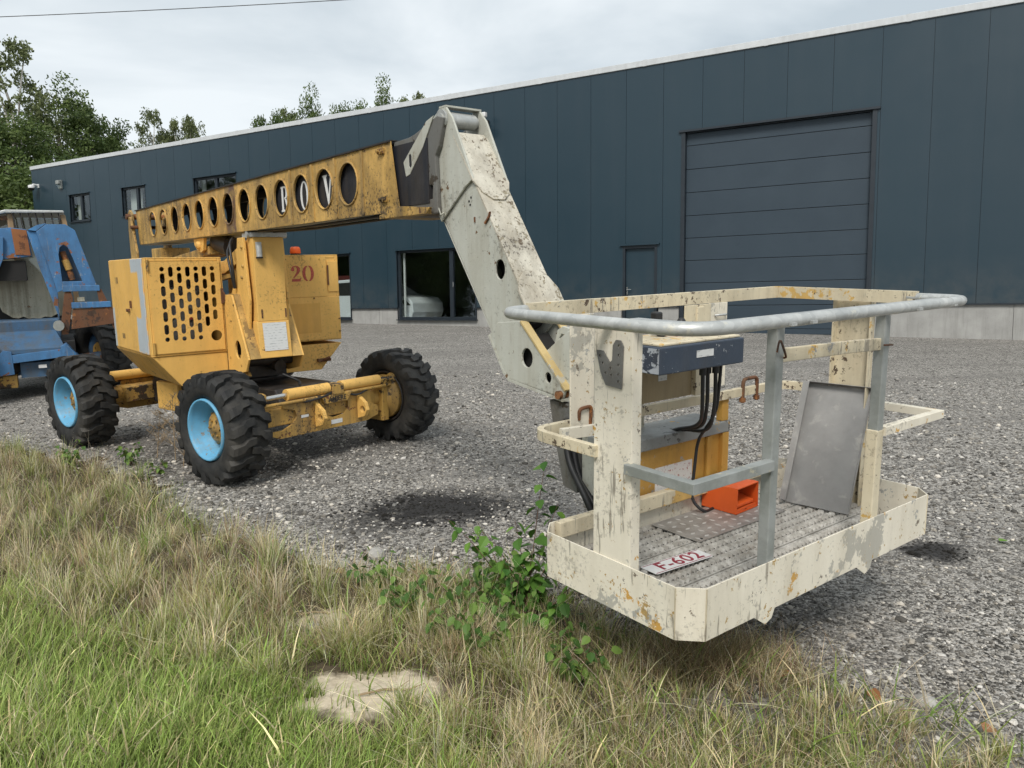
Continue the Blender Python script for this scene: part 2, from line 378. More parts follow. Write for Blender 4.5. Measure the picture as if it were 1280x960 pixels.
t = NT('crushed_stone_gravel')
P = t.obj()
wob = t.noise(1.1, 4, 0.6)
v1 = t.voro(55); v2 = t.voro(115); v3 = t.voro(210); v4 = t.voro(19)
g1 = t.sep(v1.outputs['Color'])[0]; g2 = t.sep(v2.outputs['Color'])[1]; g3 = t.sep(v3.outputs['Color'])[2]
g4 = t.sep(v4.outputs['Color'])[1]
g = t.math('ADD', t.math('MULTIPLY', g1, 0.48), t.math('ADD', t.math('MULTIPLY', g2, 0.30), t.math('ADD', t.math('MULTIPLY', g3, 0.07), t.math('MULTIPLY', g4, 0.15))))
c = t.mix(t.rng(g, 0.31, 0.71), (0.042, 0.039, 0.034), (0.485, 0.455, 0.41))
c = t.mix(t.rng(g2, 0.93, 0.96, 0, 0.7), c, (0.55, 0.53, 0.50))
c = t.mix(t.rng(g1, 0.95, 0.97, 0, 0.7), c, (0.48, 0.46, 0.43))
c = t.mix(t.rng(wob, 0.42, 0.75, 0, 0.4), c, (0.28, 0.262, 0.235))
c = t.mix(t.rng(t.noise(0.28, 4, 0.6), 0.5, 0.7, 0, 0.35), c, (0.29, 0.272, 0.248))
trk = t.noise(0.9, 4, 0.6, t.mapping(scale=(0.35, 1.6, 1), rot=(0, 0, RAD(26))))
c = t.mix(t.rng(trk, 0.45, 0.62, 0, 0.38), c, (0.165, 0.156, 0.144))
o = t.sep(P)
sn = t.math('MULTIPLY', t.math('SUBTRACT', t.noise(6.5, 6, 0.75), 0.5), 1.8)
for (x, y, rx, ry, s) in ((-0.56, 5.50, 0.70, 0.50, 0.95), (-0.95, 5.15, 0.4, 0.3, 0.6), (2.53, 4.42, 0.24, 0.19, 0.92), (-1.9, 6.75, 0.35, 0.2, 0.6), (2.05, 4.32, 0.12, 0.08, 0.8), (-2.6, 7.6, 1.5, 1.3, 0.45)):
    dx = t.math('DIVIDE', t.math('SUBTRACT', o[0], x), rx); dy = t.math('DIVIDE', t.math('SUBTRACT', o[1], y), ry)
    d = t.math('SQRT', t.math('ADD', t.math('MULTIPLY', dx, dx), t.math('MULTIPLY', dy, dy)))
    d = t.math('ADD', d, sn)
    c = t.mix(t.rng(d, 0.5, 1.15, s, 0.0), c, (0.024, 0.023, 0.023))
hh = t.math('ADD', t.math('MULTIPLY', v1.outputs['Distance'], -1.0), t.math('ADD', t.math('MULTIPLY', v2.outputs['Distance'], -0.55), t.math('MULTIPLY', t.noise(160, 3), 0.25)))
t.principled(c, rough=0.88, normal=t.bump(hh, 0.9, 0.012), spec=0.25)
M['gravel'] = t.m

t = NT('verge_soil')
f1 = t.noise(3.2, 6, 0.65); v1 = t.voro(46)
c = t.mix(t.rng(f1, 0.35, 0.7), (0.055, 0.042, 0.026), (0.13, 0.105, 0.07))
c = t.mix(t.rng(t.noise(38, 5, 0.7), 0.55, 0.7, 0, 0.6), c, (0.24, 0.19, 0.115))
o = t.sep(t.obj())
gv = t.mix(t.rng(t.sep(v1.outputs['Color'])[0], 0.1, 0.95), (0.09, 0.082, 0.07), (0.30, 0.285, 0.26))
c = t.mix(t.rng(t.math('ADD', o[0], t.math('MULTIPLY', f1, 1.2)), 0.7, 1.5, 0, 0.9), c, gv)
for (x, y, rx, ry, s) in ((-0.61, 2.85, 0.30, 0.19, 1.0), (-0.95, 3.55, 0.13, 0.1, 0.8)):
    dx = t.math('DIVIDE', t.math('SUBTRACT', o[0], x), rx); dy = t.math('DIVIDE', t.math('SUBTRACT', o[1], y), ry)
    d = t.math('SQRT', t.math('ADD', t.math('MULTIPLY', dx, dx), t.math('MULTIPLY', dy, dy)))
    d = t.math('ADD', d, t.math('MULTIPLY', t.math('SUBTRACT', t.noise(8, 6, 0.65), 0.5), 1.3))
    sand = t.mix(t.rng(t.noise(26, 5, 0.6), 0.35, 0.7), (0.50, 0.42, 0.31), (0.66, 0.57, 0.44))
    c = t.mix(t.rng(d, 0.8, 1.1, s, 0.0), c, sand)
t.principled(c, rough=0.95, normal=t.bump(t.math('ADD', f1, t.math('MULTIPLY', t.noise(50, 4), 0.5)), 0.8, 0.02), spec=0.15)
M['soil'] = t.m
t = NT('lichen_stone')
c = t.mix(t.rng(t.noise(14, 6, 0.6), 0.35, 0.7), (0.26, 0.25, 0.235), (0.50, 0.48, 0.44))
t.principled(c, rough=0.9, normal=t.bump(t.noise(30, 5), 0.5, 0.01), spec=0.2)
M['stone'] = t.m
t = NT('perforated_tread_steel')
c = t.mix(t.rng(t.noise(16, 6, 0.7), 0.4, 0.66), (0.32, 0.30, 0.265), (0.62, 0.595, 0.545))
c = t.mix(t.rng(t.noise(5, 5, 0.6), 0.55, 0.75, 0, 0.5), c, (0.20, 0.14, 0.08))
t.principled(c, rough=0.6, metal=0.2, normal=t.bump(t.noise(60, 4), 0.2, 0.01))
M['tread'] = t.m
t = NT('aluminium_checker_plate')
c = t.mix(t.rng(t.noise(12, 6, 0.65), 0.4, 0.66), (0.28, 0.26, 0.235), (0.42, 0.40, 0.37))
t.principled(c, rough=0.5, metal=0.35)
M['checker'] = t.m
M['checker_hi'] = simple('worn_bright_lozenge', (0.56, 0.54, 0.51), 0.4, 0.3)

# ------------------------------------------------------------------ mesh helpers
I4 = Matrix.Identity(4)


class MB:
    """collects shapes; build() links them as ONE mesh object"""
    def __init__(self, M=I4):
        self.v, self.f, self.s, self.M = [], [], [], M

    def add(self, vs, fs, smooth=False, M=None):
        b = len(self.v); T = self.M @ M if M is not None else self.M
        self.v += [T @ Vector(p) for p in vs]
        self.f += [tuple(b + i for i in f) for f in fs]
        self.s += [smooth] * len(fs)
        return self

    def box(self, x0, x1, y0, y1, z0, z1, M=None):
        vs = [(x, y, z) for z in (z0, z1) for y in (y0, y1) for x in (x0, x1)]
        return self.add(vs, [(0, 2, 3, 1), (4, 5, 7, 6), (0, 1, 5, 4), (2, 6, 7, 3), (0, 4, 6, 2), (1, 3, 7, 5)], M=M)

    def prism(self, poly, lo, hi, ax='y', holes=(), M=None):
        """polygon (p, q) swept along ax: 'y' -> (p, t, q); 'x' -> (t, p, q); 'z' -> (p, q, t)"""
        def pt(p, q, t): return {'y': (p, t, q), 'x': (t, p, q), 'z': (p, q, t)}[ax]
        loops = [list(poly)] + [list(h) for h in holes]
        if len(loops) == 1 and len(poly) <= 4: tris = [tuple(range(len(poly)))]
        else: tris = geometry.tessellate_polygon([[Vector((p, q, 0)) for p, q in l] for l in loops])
        flat = [p for l in loops for p in l]; n = len(flat)
        vs = [pt(p, q, lo) for p, q in flat] + [pt(p, q, hi) for p, q in flat]
        fs = [tuple(reversed(t)) for t in tris] + [tuple(i + n for i in t) for t in tris]
        k = 0
        for l in loops:
            m = len(l)
            for i in range(m):
                j = (i + 1) % m
                fs.append((k + i, k + j, k + j + n, k + i + n))
            k += m
        return self.add(vs, fs, M=M)

    def loft(self, rings, closed=True, caps=True, smooth=True, M=None):
        n = len(rings[0]); vs = [p for r in rings for p in r]; fs = []
        for k in range(len(rings) - 1):
            for i in range(n if closed else n - 1):
                j = (i + 1) % n
                fs.append((k * n + i, k * n + j, (k + 1) * n + j, (k + 1) * n + i))
        b = len(self.f)
        self.add(vs, fs, smooth, M)
        if caps and closed:
            e = len(rings) - 1
            self.add(rings[0], [tuple(reversed(range(n)))], False, M); self.add(rings[e], [tuple(range(n))], False, M)
        return self

    def tube(self, path, r, n=10, closed=False, caps=True, M=None, section=None):
        """round tube, or a (w, h) rectangular one when section is given (h along up)"""
        P = [Vector(p) for p in path]; m = len(P); rings = []
        rr = r if isinstance(r, (list, tuple)) else [r] * m
        prevx = None
        for i in range(m):
            a = P[(i - 1) % m] if (closed or i > 0) else None
            b = P[(i + 1) % m] if (closed or i < m - 1) else None
            d1 = (P[i] - a).normalized() if a is not None else None
            d2 = (b - P[i]).normalized() if b is not None else None
            d = (d1 + d2).normalized() if d1 is not None and d2 is not None else (d1 or d2)
            up = Vector((0, 0, 1))
            if abs(d.z) > 0.93: up = Vector((1, 0, 0)) if prevx is None else prevx.cross(d) * -1
            if section or prevx is None: x = d.cross(up).normalized()
            else: x = (prevx - d * prevx.dot(d)).normalized()
            y = x.cross(d).normalized(); prevx = x
            k = 1.0
            if d1 is not None and d2 is not None and section: k = 1.0 / max(0.35, math.cos(d1.angle(d2, 0) / 2))
            if section:
                w, h = section[0] / 2 * k, section[1] / 2
                rings.append([P[i] + x * sx * w + y * sy * h for sx, sy in ((-1, -1), (1, -1), (1, 1), (-1, 1))])
            else:
                rings.append([P[i] + (x * math.cos(2 * math.pi * q / n) + y * math.sin(2 * math.pi * q / n)) * rr[i] for q in range(n)])
        if closed: rings.append(rings[0])
        return self.loft(rings, True, caps and not closed, smooth=not section, M=M)

    def cyl(self, p0, p1, r, n=16, r2=None, M=None):
        return self.tube([p0, p1], [r, r if r2 is None else r2], n, M=M)

    def lathe(self, prof, n=32, ax='y', M=None, smooth=True, closed=False):
        """profile of (t, r) pairs turned about ax"""
        rings = []
        for t, r in prof:
            ring = []
            for i in range(n):
                a = 2 * math.pi * i / n; c, s = r * math.cos(a), r * math.sin(a)
                ring.append({'y': (c, t, s), 'z': (c, s, t), 'x': (t, c, s)}[ax])
            rings.append(ring)
        if closed: rings.append(rings[0])
        return self.loft(rings, True, not closed, smooth, M)

    def build(self, name, mat, parent=None, bevel=0.0, local=None):
        me = bpy.data.meshes.new(name)
        me.from_pydata([tuple(p) for p in self.v], [], self.f)
        me.polygons.foreach_set('use_smooth', self.s)
        me.materials.append(M[mat] if isinstance(mat, str) else mat)
        bm = bmesh.new(); bm.from_mesh(me); bmesh.ops.recalc_face_normals(bm, faces=bm.faces); bm.to_mesh(me); bm.free()
        me.update()
        return link(name, me, parent, bevel, local)


def link(name, me, parent=None, bevel=0.0, local=None):
    o = bpy.data.objects.new(name, me); COL.objects.link(o)
    if parent is not None: o.parent = parent
    if local is not None: o.matrix_local = local
    if bevel:
        b = o.modifiers.new('bevel', 'BEVEL'); b.width = bevel; b.segments = 2; b.limit_method = 'ANGLE'; b.angle_limit = RAD(35)
    return o


def thing(name, label, cat, mat=I4, group=None):
    o = bpy.data.objects.new(name, None); COL.objects.link(o); o.empty_display_size = 0.1
    o.matrix_world = mat
    return tag(o, label, cat, group)


def tag(o, label, cat, group=None, kind=None):
    o['label'] = label; o['category'] = cat
    if group: o['group'] = group
    if kind: o['kind'] = kind
    return o


def copy_tree(src, parent=None):
    c = src.copy(); COL.objects.link(c)
    if parent is not None:
        c.parent = parent; c.matrix_local = src.matrix_local.copy()
    for ch in src.children: copy_tree(ch, c)
    return c


def circ(cx, cz, r, n=20, rz=None):
    rz = r if rz is None else rz
    return [(cx + r * math.cos(2 * math.pi * i / n), cz + rz * math.sin(2 * math.pi * i / n)) for i in range(n)]


def slot(cx, cz, w, h, n=5):
    r = w / 2; k = h / 2 - r; p = []
    for i in range(n + 1):
        a = math.pi * i / n; p.append((cx + r * math.cos(a), cz + k + r * math.sin(a)))
    for i in range(n + 1):
        a = math.pi + math.pi * i / n; p.append((cx + r * math.cos(a), cz - k + r * math.sin(a)))
    return p


def Rz(a): return Matrix.Rotation(a, 4, 'Z')
def T(x, y, z): return Matrix.Translation((x, y, z))
def round_path(pts, r, n=6, closed=False):
    """polyline with rounded corners"""
    P = [Vector(p) for p in pts]; out = []; m = len(P)
    for i in range(m):
        if not closed and i in (0, m - 1): out.append(P[i]); continue
        a, b, c = P[i - 1], P[i], P[(i + 1) % m]
        rr = min(r, (a - b).length * 0.49, (c - b).length * 0.49)
        p0, p2 = b + (a - b).normalized() * rr, b + (c - b).normalized() * rr
        for k in range(n + 1):
            t = k / n; out.append(p0 * (1 - t) ** 2 + b * 2 * t * (1 - t) + p2 * t * t)
    return out


def text_mesh(name, body, size, mat, parent, local, extrude=0.001, offset=0.0, spacing=1.0):
    cu = bpy.data.curves.new(name, 'FONT'); cu.body = body; cu.size = size; cu.extrude = extrude; cu.offset = offset
    cu.space_character = spacing; cu.align_x = 'CENTER'; cu.align_y = 'CENTER'; cu.resolution_u = 4
    cu.materials.append(M[mat])
    tmp = bpy.data.objects.new(name, cu); COL.objects.link(tmp)
    me = bpy.data.meshes.new_from_object(tmp.evaluated_get(bpy.context.evaluated_depsgraph_get()))
    bpy.data.objects.remove(tmp); me.name = name
    if not me.materials: me.materials.append(M[mat])
    return link(name, me, parent, 0, local)


def basis(ox, x, y, z): return Matrix(((x[0], y[0], z[0], ox[0]), (x[1], y[1], z[1], ox[1]), (x[2], y[2], z[2], ox[2]), (0, 0, 0, 1)))


def pydata(name, V, F, mat, attrs=None, smooth=False):
    """large numpy mesh: V (n,3); F a list of (faces array (m,k)); attrs name -> per-vertex rgba or float"""
    me = bpy.data.meshes.new(name)
    me.vertices.add(len(V)); me.vertices.foreach_set('co', np.asarray(V, np.float32).ravel())
    nl = sum(f.size for f in F); npoly = sum(len(f) for f in F)
    me.loops.add(nl); me.polygons.add(npoly)
    me.loops.foreach_set('vertex_index', np.concatenate([f.ravel() for f in F]).astype(np.int32))
    tot = np.concatenate([np.full(len(f), f.shape[1], np.int32) for f in F])
    st = np.concatenate([[0], np.cumsum(tot)[:-1]]).astype(np.int32)
    me.polygons.foreach_set('loop_start', st); me.polygons.foreach_set('loop_total', tot)
    me.polygons.foreach_set('use_smooth', np.full(npoly, smooth))
    for k, a in (attrs or {}).items():
        a = np.asarray(a, np.float32)
        if a.ndim == 2:
            at = me.color_attributes.new(k, 'FLOAT_COLOR', 'POINT'); at.data.foreach_set('color', a.ravel())
        else:
            at = me.attributes.new(k, 'FLOAT', 'POINT'); at.data.foreach_set('value', a)
    me.materials.append(M[mat]); me.update(calc_edges=True)
    return me

# ------------------------------------------------------------------ ground
rng = np.random.default_rng(11)
# edge between the gravel and the rough verge (yard coordinates); the verge lies on the camera's side
EDGE = np.array([(-14.0, 8.6), (-9.0, 8.4), (-6.2, 8.2), (-5.0, 7.65), (-4.1, 7.12), (-3.15, 6.48), (-2.2, 5.15), (-1.35, 4.62), (-1.0, 4.25), (-0.45, 4.12), (0.0, 4.12), (0.45, 3.70), (0.85, 3.28), (1.25, 3.02), (1.62, 2.72), (1.85, 2.35), (2.4, 1.7), (5.0, 0.5), (14.0, -1.0)])


def verge_d(x, y):
    """signed distance to the edge, positive on the verge"""
    x, y = np.atleast_1d(x), np.atleast_1d(y)
    best = np.full(x.shape, 1e9); sgn = np.ones(x.shape)
    for (ax, ay), (bx, by) in zip(EDGE[:-1], EDGE[1:]):
        dx, dy = bx - ax, by - ay
        t = np.clip(((x - ax) * dx + (y - ay) * dy) / (dx * dx + dy * dy), 0, 1)
        px, py = x - ax - t * dx, y - ay - t * dy
        d = np.hypot(px, py); m = d < best
        best = np.where(m, d, best); sgn = np.where(m, np.where(dx * (y - ay) - dy * (x - ax) < 0, 1.0, -1.0), sgn)
    return best * sgn


def vnoise(x, y, s, seed=0):
    return np.array([mnoise.fractal(Vector((float(a) * s + seed, float(b) * s - seed, seed * 0.7)), 0.8, 2.1, 4) for a, b in zip(np.ravel(x), np.ravel(y))]).reshape(np.shape(x))


def verge_h_grid(X, Y):
    d = verge_d(X.ravel(), Y.ravel()).reshape(X.shape)
    n1 = vnoise(X, Y, 1.3, 3.1); n2 = vnoise(X, Y, 4.5, 8.2)
    dd = d + 0.16 * n2 + 0.12 * n1
    return np.clip(dd, -0.3, 0.22) * 0.28 + 0.012 * n2 + 0.035 * n1 * np.clip(dd * 2, 0, 1) - 0.004


gx = np.concatenate([np.linspace(-12, -5.2, 24), np.linspace(-5, 3, 150), np.linspace(3.2, 12, 24)])
gy = np.concatenate([np.linspace(-6, 1.4, 16), np.linspace(1.5, 8.2, 130), np.linspace(8.3, 9.6, 8)])
GX, GY = np.meshgrid(gx, gy)
GZ = verge_h_grid(GX, GY)
nx, ny = len(gx), len(gy)
idx = np.arange(nx * ny).reshape(ny, nx)
FQ = np.stack([idx[:-1, :-1], idx[:-1, 1:], idx[1:, 1:], idx[1:, :-1]], -1).reshape(-1, 4)
keep = GZ.ravel()[FQ].max(1) > -0.03
me = pydata('verge', np.stack([GX, GY, GZ], -1).reshape(-1, 3), [FQ[keep]], 'soil', smooth=True)
verge = link('verge', me); verge.matrix_world = YM; verge['kind'] = 'structure'; verge['label'] = 'rough soil verge with a bare sandy patch along the gravel'


def ground_z(x, y):
    """height of the walkable surface (yard coordinates) by bilinear look-up of the verge mesh"""
    i = np.clip(np.searchsorted(gx, x) - 1, 0, nx - 2); j = np.clip(np.searchsorted(gy, y) - 1, 0, ny - 2)
    u = np.clip((x - gx[i]) / (gx[i + 1] - gx[i]), 0, 1); v = np.clip((y - gy[j]) / (gy[j + 1] - gy[j]), 0, 1)
    z = GZ[j, i] * (1 - u) * (1 - v) + GZ[j, i + 1] * u * (1 - v) + GZ[j + 1, i] * (1 - u) * v + GZ[j + 1, i + 1] * u * v
    return np.maximum(z, 0.0)


b = MB()
b.add([(-160, -120, 0), (160, -120, 0), (160, 220, 0), (-160, 220, 0)], [(0, 1, 2, 3)])
yard = b.build('gravel_yard', 'gravel'); yard.matrix_world = YM; yard['kind'] = 'structure'; yard['label'] = 'grey crushed stone yard with dark oil stains'

# loose pebbles lying on the gravel
ico_v = []
ph = (1 + 5 ** 0.5) / 2
for a in (-1, 1):
    for c_ in (-ph, ph): ico_v += [(0, a, c_), (a, c_, 0), (c_, 0, a)]
ico_v = np.array(ico_v) / np.hypot(1, ph)
bm_ = bmesh.new(); [bm_.verts.new(p) for p in ico_v]; r_ = bmesh.ops.convex_hull(bm_, input=bm_.verts); bm_.verts.index_update()
ico_f = np.array([[v.index for v in f.verts] for f in bm_.faces]); ico_v = np.array([v.co[:] for v in bm_.verts]); bm_.free()
N = 72000
ang = rng.uniform(RAD(-42), RAD(42), N); dist = 2.2 * (13.0 / 2.2) ** (rng.uniform(0, 1, N) ** 1.05)
px, py = dist * np.sin(ang), dist * np.cos(ang)
dv = verge_d(px, py)
keepm = (dv < 0.15) | (rng.uniform(0, 1, N) < 0.10 * (dv < 0.6)) | ((px > 0.1) & (rng.uniform(0, 1, N) < 0.55 * (dv < 0.9)))
px, py, dist, dv = px[keepm], py[keepm], dist[keepm], dv[keepm]
N = len(px)
size = np.exp(rng.normal(math.log(0.0050), 0.44, N)) * np.clip(dist / 4.0, 0.85, 1.7)
near_edge = np.exp(-((dv + 0.25) / 0.5) ** 2)
size *= 1 + 0.55 * near_edge * rng.uniform(0, 1, N)
size = np.clip(size, 0.003, 0.026)
V = ico_v[None] * (1 + rng.normal(0, 0.16, (N, 12, 1)))
V = V * (size[:, None, None] * np.stack([rng.uniform(0.8, 1.5, N), rng.uniform(0.7, 1.1, N), rng.uniform(0.45, 0.8, N)], -1)[:, None, :])
ca, sa = np.cos(rng.uniform(0, 6.28, N))[:, None], np.sin(rng.uniform(0, 6.28, N))[:, None]
ca, sa = ca / np.hypot(ca, sa), sa / np.hypot(ca, sa)
V = np.stack([V[..., 0] * ca - V[..., 1] * sa, V[..., 0] * sa + V[..., 1] * ca, V[..., 2]], -1)
V[..., 0] += px[:, None]; V[..., 1] += py[:, None]; V[..., 2] += (ground_z(px, py) + size * 0.22)[:, None]
g = np.clip(np.exp(rng.normal(math.log(0.22), 0.65, N)), 0.045, 0.66)
g = np.where(rng.uniform(0, 1, N) < 0.03, rng.uniform(0.5, 0.66, N), g)
st = ((px + 0.62) / 0.60) ** 2 + ((py - 5.45) / 0.40) ** 2 < rng.uniform(0.1, 1.4, N)
st |= ((px - 2.53) / 0.2) ** 2 + ((py - 4.42) / 0.16) ** 2 < 1
g = np.where(st, 0.022, g)
warm = rng.uniform(0, 1, N)
colr = np.stack([0.93 * g * (1.04 + 0.06 * warm), 0.93 * g, 0.93 * g * (0.93 - 0.08 * warm), np.ones(N)], -1)
me = pydata('loose_pebbles', V.reshape(-1, 3), [(ico_f[None] + (np.arange(N) * 12)[:, None, None]).reshape(-1, 3)], 'pebble', {'col': np.repeat(colr, 12, 0)})
peb = link('loose_pebbles', me); peb.matrix_world = YM; tag(peb, 'loose grey and white pebbles scattered over the gravel yard', 'pebbles', kind='stuff')


def lump(seed, sx, sy, sz, sub=2, rough=0.22):
    bm = bmesh.new(); bmesh.ops.create_icosphere(bm, subdivisions=sub, radius=1.0)
    for v in bm.verts:
        n = mnoise.fractal(v.co * 1.1 + Vector((seed * 3.7, seed, -seed)), 0.9, 2.0, 3)
        q = v.co * (1 + rough * n)
        q.z = max(q.z, -0.55)
        v.co = Vector((q.x * sx, q.y * sy, q.z * sz))
    me = bpy.data.meshes.new('stone'); bm.to_mesh(me); bm.free(); me.materials.append(M['stone'])
    return me


STONES = [(1.60, 2.80, 0.038, 'pale round stone at the grass edge near the bottom right corner'),
          (-0.98, 3.47, 0.035, 'tan stone lying in the bare dip left of the sandy patch'),
          (-0.86, 4.52, 0.05, 'brown stone at the gravel edge above the grass tufts'),
          (-1.02, 4.38, 0.035, 'grey stone beside the brown stone at the gravel edge'),
          (-0.33, 4.20, 0.04, 'buff stone on the gravel edge left of the bramble leaves'),
          (0.42, 3.45, 0.035, 'pale stone in the shadow under the basket corner'),
          (0.66, 3.22, 0.03, 'small white stone under the near basket corner'),
          (2.62, 3.62, 0.03, 'flat bluish stone on the gravel at far right')]
for i, (x, y, s, lab) in enumerate(STONES):
    o = link('stone', lump(i + 1, s * 1.2, s, s * 0.75))
    o.matrix_world = YM @ T(x, y, float(ground_z(np.array([x]), np.array([y]))[0]) + s * 0.3) @ Rz(i * 1.3)
    tag(o, lab, 'stone', 'stones along the gravel edge')

# ------------------------------------------------------------------ the hall
# wall frame: X along the facade to the right, Y into the building, Z up; facade face at Y = 0
WD = Vector((0.868, -0.497, 0)).normalized(); WI = Vector((0.497, 0.868, 0)).normalized()
WM = basis((4.343, 19.838, 0.0), WD, WI, (0, 0, 1))
hall = thing('warehouse_hall', 'long dark anthracite clad warehouse with big sectional door and concrete plinth', 'building', WM)
S0, S1, TOP, PT = -29.0, 13.5, 7.72, 1.645
# openings: x0, x1, z0, z1
OPEN = dict(bigdoor=(-0.02, 4.44, 0.6, 5.98), sidedoor=(-1.58, -0.63, 0.6, 3.23), win_a=(-9.12, -6.2, 1.28, 3.42), win_b=(-14.1, -11.05, 1.28, 3.42),
            up_a=(-26.3, -24.9, 5.33, 6.45), up_b=(-22.75, -21.3, 5.33, 6.45), up_c=(-18.45, -16.2, 5.33, 6.45))
ops = list(OPEN.values())


def cut_boxes(mb, x0, x1, z0, z1, y0, y1):
    xs = sorted({x0, x1} | {v for o in ops for v in o[:2] if x0 < v < x1})
    for a, c in zip(xs[:-1], xs[1:]):
        mid = (a + c) / 2; segs = [(z0, z1)]
        for o in ops:
            if o[0] < mid < o[1]:
                ns = []
                for s, e in segs:
                    if o[3] <= s or o[2] >= e: ns.append((s, e)); continue
                    if s < o[2]: ns.append((s, o[2]))
                    if o[3] < e: ns.append((o[3], e))
                segs = ns
        for s, e in segs: mb.box(a, c, y0, y1, s, e)
    return mb


edges = [S0] + [k + 0.5 for k in range(-29, 14) if S0 + 0.4 < k + 0.5 <= S1]
if edges[-1] < S1: edges.append(S1)
for a, c in zip(edges[:-1], edges[1:]):
    m = cut_boxes(MB(), a + 0.004, c - 0.004, PT, TOP, 0.0, 0.08)
    if m.v: m.build('cladding_panel', 'clad', hall)
m = MB()                                             # rails behind the joints
for e in edges[1:-1]: cut_boxes(m, e - 0.03, e + 0.03, PT + 0.01, TOP - 0.01, 0.022, 0.07)
m.build('joint_backing', 'clad_dark', hall)
m = cut_boxes(MB(), S0 + 0.01, S1 - 0.01, PT + 0.005, TOP - 0.01, 0.085, 0.2); m.build('inner_lining', 'room', hall)
# concrete plinth in cast panels
pe = [S0 + 0.02, -26, -23, -20, -17, -14.2, -11.0, -9.9, -9.16, -6.16, -3.6, -1.62]
for a, c in zip(pe[:-1], pe[1:]):
    m = cut_boxes(MB(), a + 0.004, c - 0.004, -0.6, PT - 0.012, 0.03, 0.28)
    if m.v: m.build('plinth_panel', 'concrete', hall)
for a, c in ((-0.6, -0.05), (4.47, 7.2), (7.2, 10.3), (10.3, S1 - 0.02)):
    MB().box(a + 0.004, c - 0.004, 0.03, 0.28, -0.6, PT - 0.012).build('plinth_panel', 'concrete', hall)
m = MB()
for a, c in ((S0, -14.12), (-11.03, -9.14), (-6.18, -1.6), (-0.61, -0.04), (4.46, S1)): m.box(a, c, -0.03, 0.075, PT - 0.03, PT - 0.002)
m.build('drip_flashing', 'clad_dark', hall)
# shell behind the facade
D = 24.0
m = MB(); m.box(S0, S0 + 0.1, 0.081, D, -1.2, TOP); m.build('end_wall', 'clad', hall)
m = MB(); m.box(S1 - 0.1, S1, 0.081, D, -1.2, TOP); m.build('end_wall', 'clad', hall)
m = MB(); m.box(S0 + 0.1, S1 - 0.1, D - 0.1, D, -1.2, TOP); m.build('rear_wall', 'clad', hall)
m = MB(); m.box(S0 + 0.1, S1 - 0.1, 0.205, D - 0.1, TOP - 0.25, TOP - 0.05); m.build('roof_slab', 'room', hall)
m = MB(); m.box(S0 + 0.1, S1 - 0.1, 0.29, 9.0, 0.85, 1.0); m.build('floor_slab', 'room_floor', hall)
m = MB(); m.box(S0 + 0.1, S1 - 0.1, 9.0, 9.1, 1.0, TOP - 0.26); m.build('partition_wall', 'room', hall)
m = MB(); m.box(S0 + 0.1, -15.2, 0.21, 8.9, 4.3, 4.5); m.build('upper_floor', 'room', hall)
m = MB()
m.box(S0 - 0.03, S1 + 0.03, -0.035, 0.3, TOP + 0.001, TOP + 0.15); m.box(S0 - 0.03, S0 + 0.2, 0.301, D, TOP + 0.001, TOP + 0.15)
m.build('roof_flashing', 'trim_white', hall, bevel=0.008)
# faint joints in the flashing
m = MB()
for k in range(-28, 14, 3): m.box(k - 0.05, k + 0.05, -0.040, 0.25, TOP - 0.004, TOP + 0.154)
m.build('flashing_joint', 'trim_white', hall)

# sectional door
x0, x1, _, z1 = OPEN['bigdoor']
door = MB().box(x0 + 0.10, x1 - 0.10, 0.16, 0.17, 0.9, z1 - 0.03).build('sectional_door', 'clad_dark', hall)
zs = [0.93, 1.065, 1.64, 2.213, 2.786, 3.35, 3.91, 4.485, 5.06, 5.64, z1 - 0.04]
for a, c in zip(zs[:-1], zs[1:]):
    MB().box(x0 + 0.10, x1 - 0.10, 0.115, 0.158, a + 0.006, c - 0.006).build('door_panel', 'door', door, bevel=0.006)
m = MB()
m.box(x0, x0 + 0.10, -0.02, 0.3, 0.85, z1); m.box(x1 - 0.10, x1, -0.02, 0.3, 0.85, z1); m.box(x0 + 0.1, x1 - 0.1, 0.05, 0.3, z1 - 0.04, z1)
m.build('door_frame', 'clad_dark', door, bevel=0.005)
MB().box(x0 - 0.06, x1 + 0.06, -0.06, 0.0, z1 - 0.02, z1 + 0.03).build('lintel_flashing', 'clad_dark', door)
# side door
x0, x1, _, z1 = OPEN['sidedoor']
door = MB().box(x0 + 0.07, x1 - 0.07, 0.07, 0.12, 0.9, z1 - 0.08).build('side_door', 'clad', hall, bevel=0.004)
m = MB(); m.box(x0, x0 + 0.07, -0.01, 0.2, 0.85, z1); m.box(x1 - 0.07, x1, -0.01, 0.2, 0.85, z1); m.box(x0 + 0.07, x1 - 0.07, -0.01, 0.2, z1 - 0.08, z1)
m.build('door_frame', 'clad_dark', door)
MB().box(x0 - 0.07, x1 + 0.07, -0.07, 0.0, z1 - 0.005, z1 + 0.035).build('lintel_flashing', 'clad', door)
m = MB(); m.box(x0 + 0.1, x0 + 0.13, 0.035, 0.07, 1.95, 2.15); m.cyl((x0 + 0.115, 0.04, 2.08), (x0 + 0.115, 0.0, 2.08), 0.009, 8); m.cyl((x0 + 0.115, 0.005, 2.08), (x0 + 0.24, 0.005, 2.08), 0.009, 8)
m.build('door_handle', 'chrome', door)


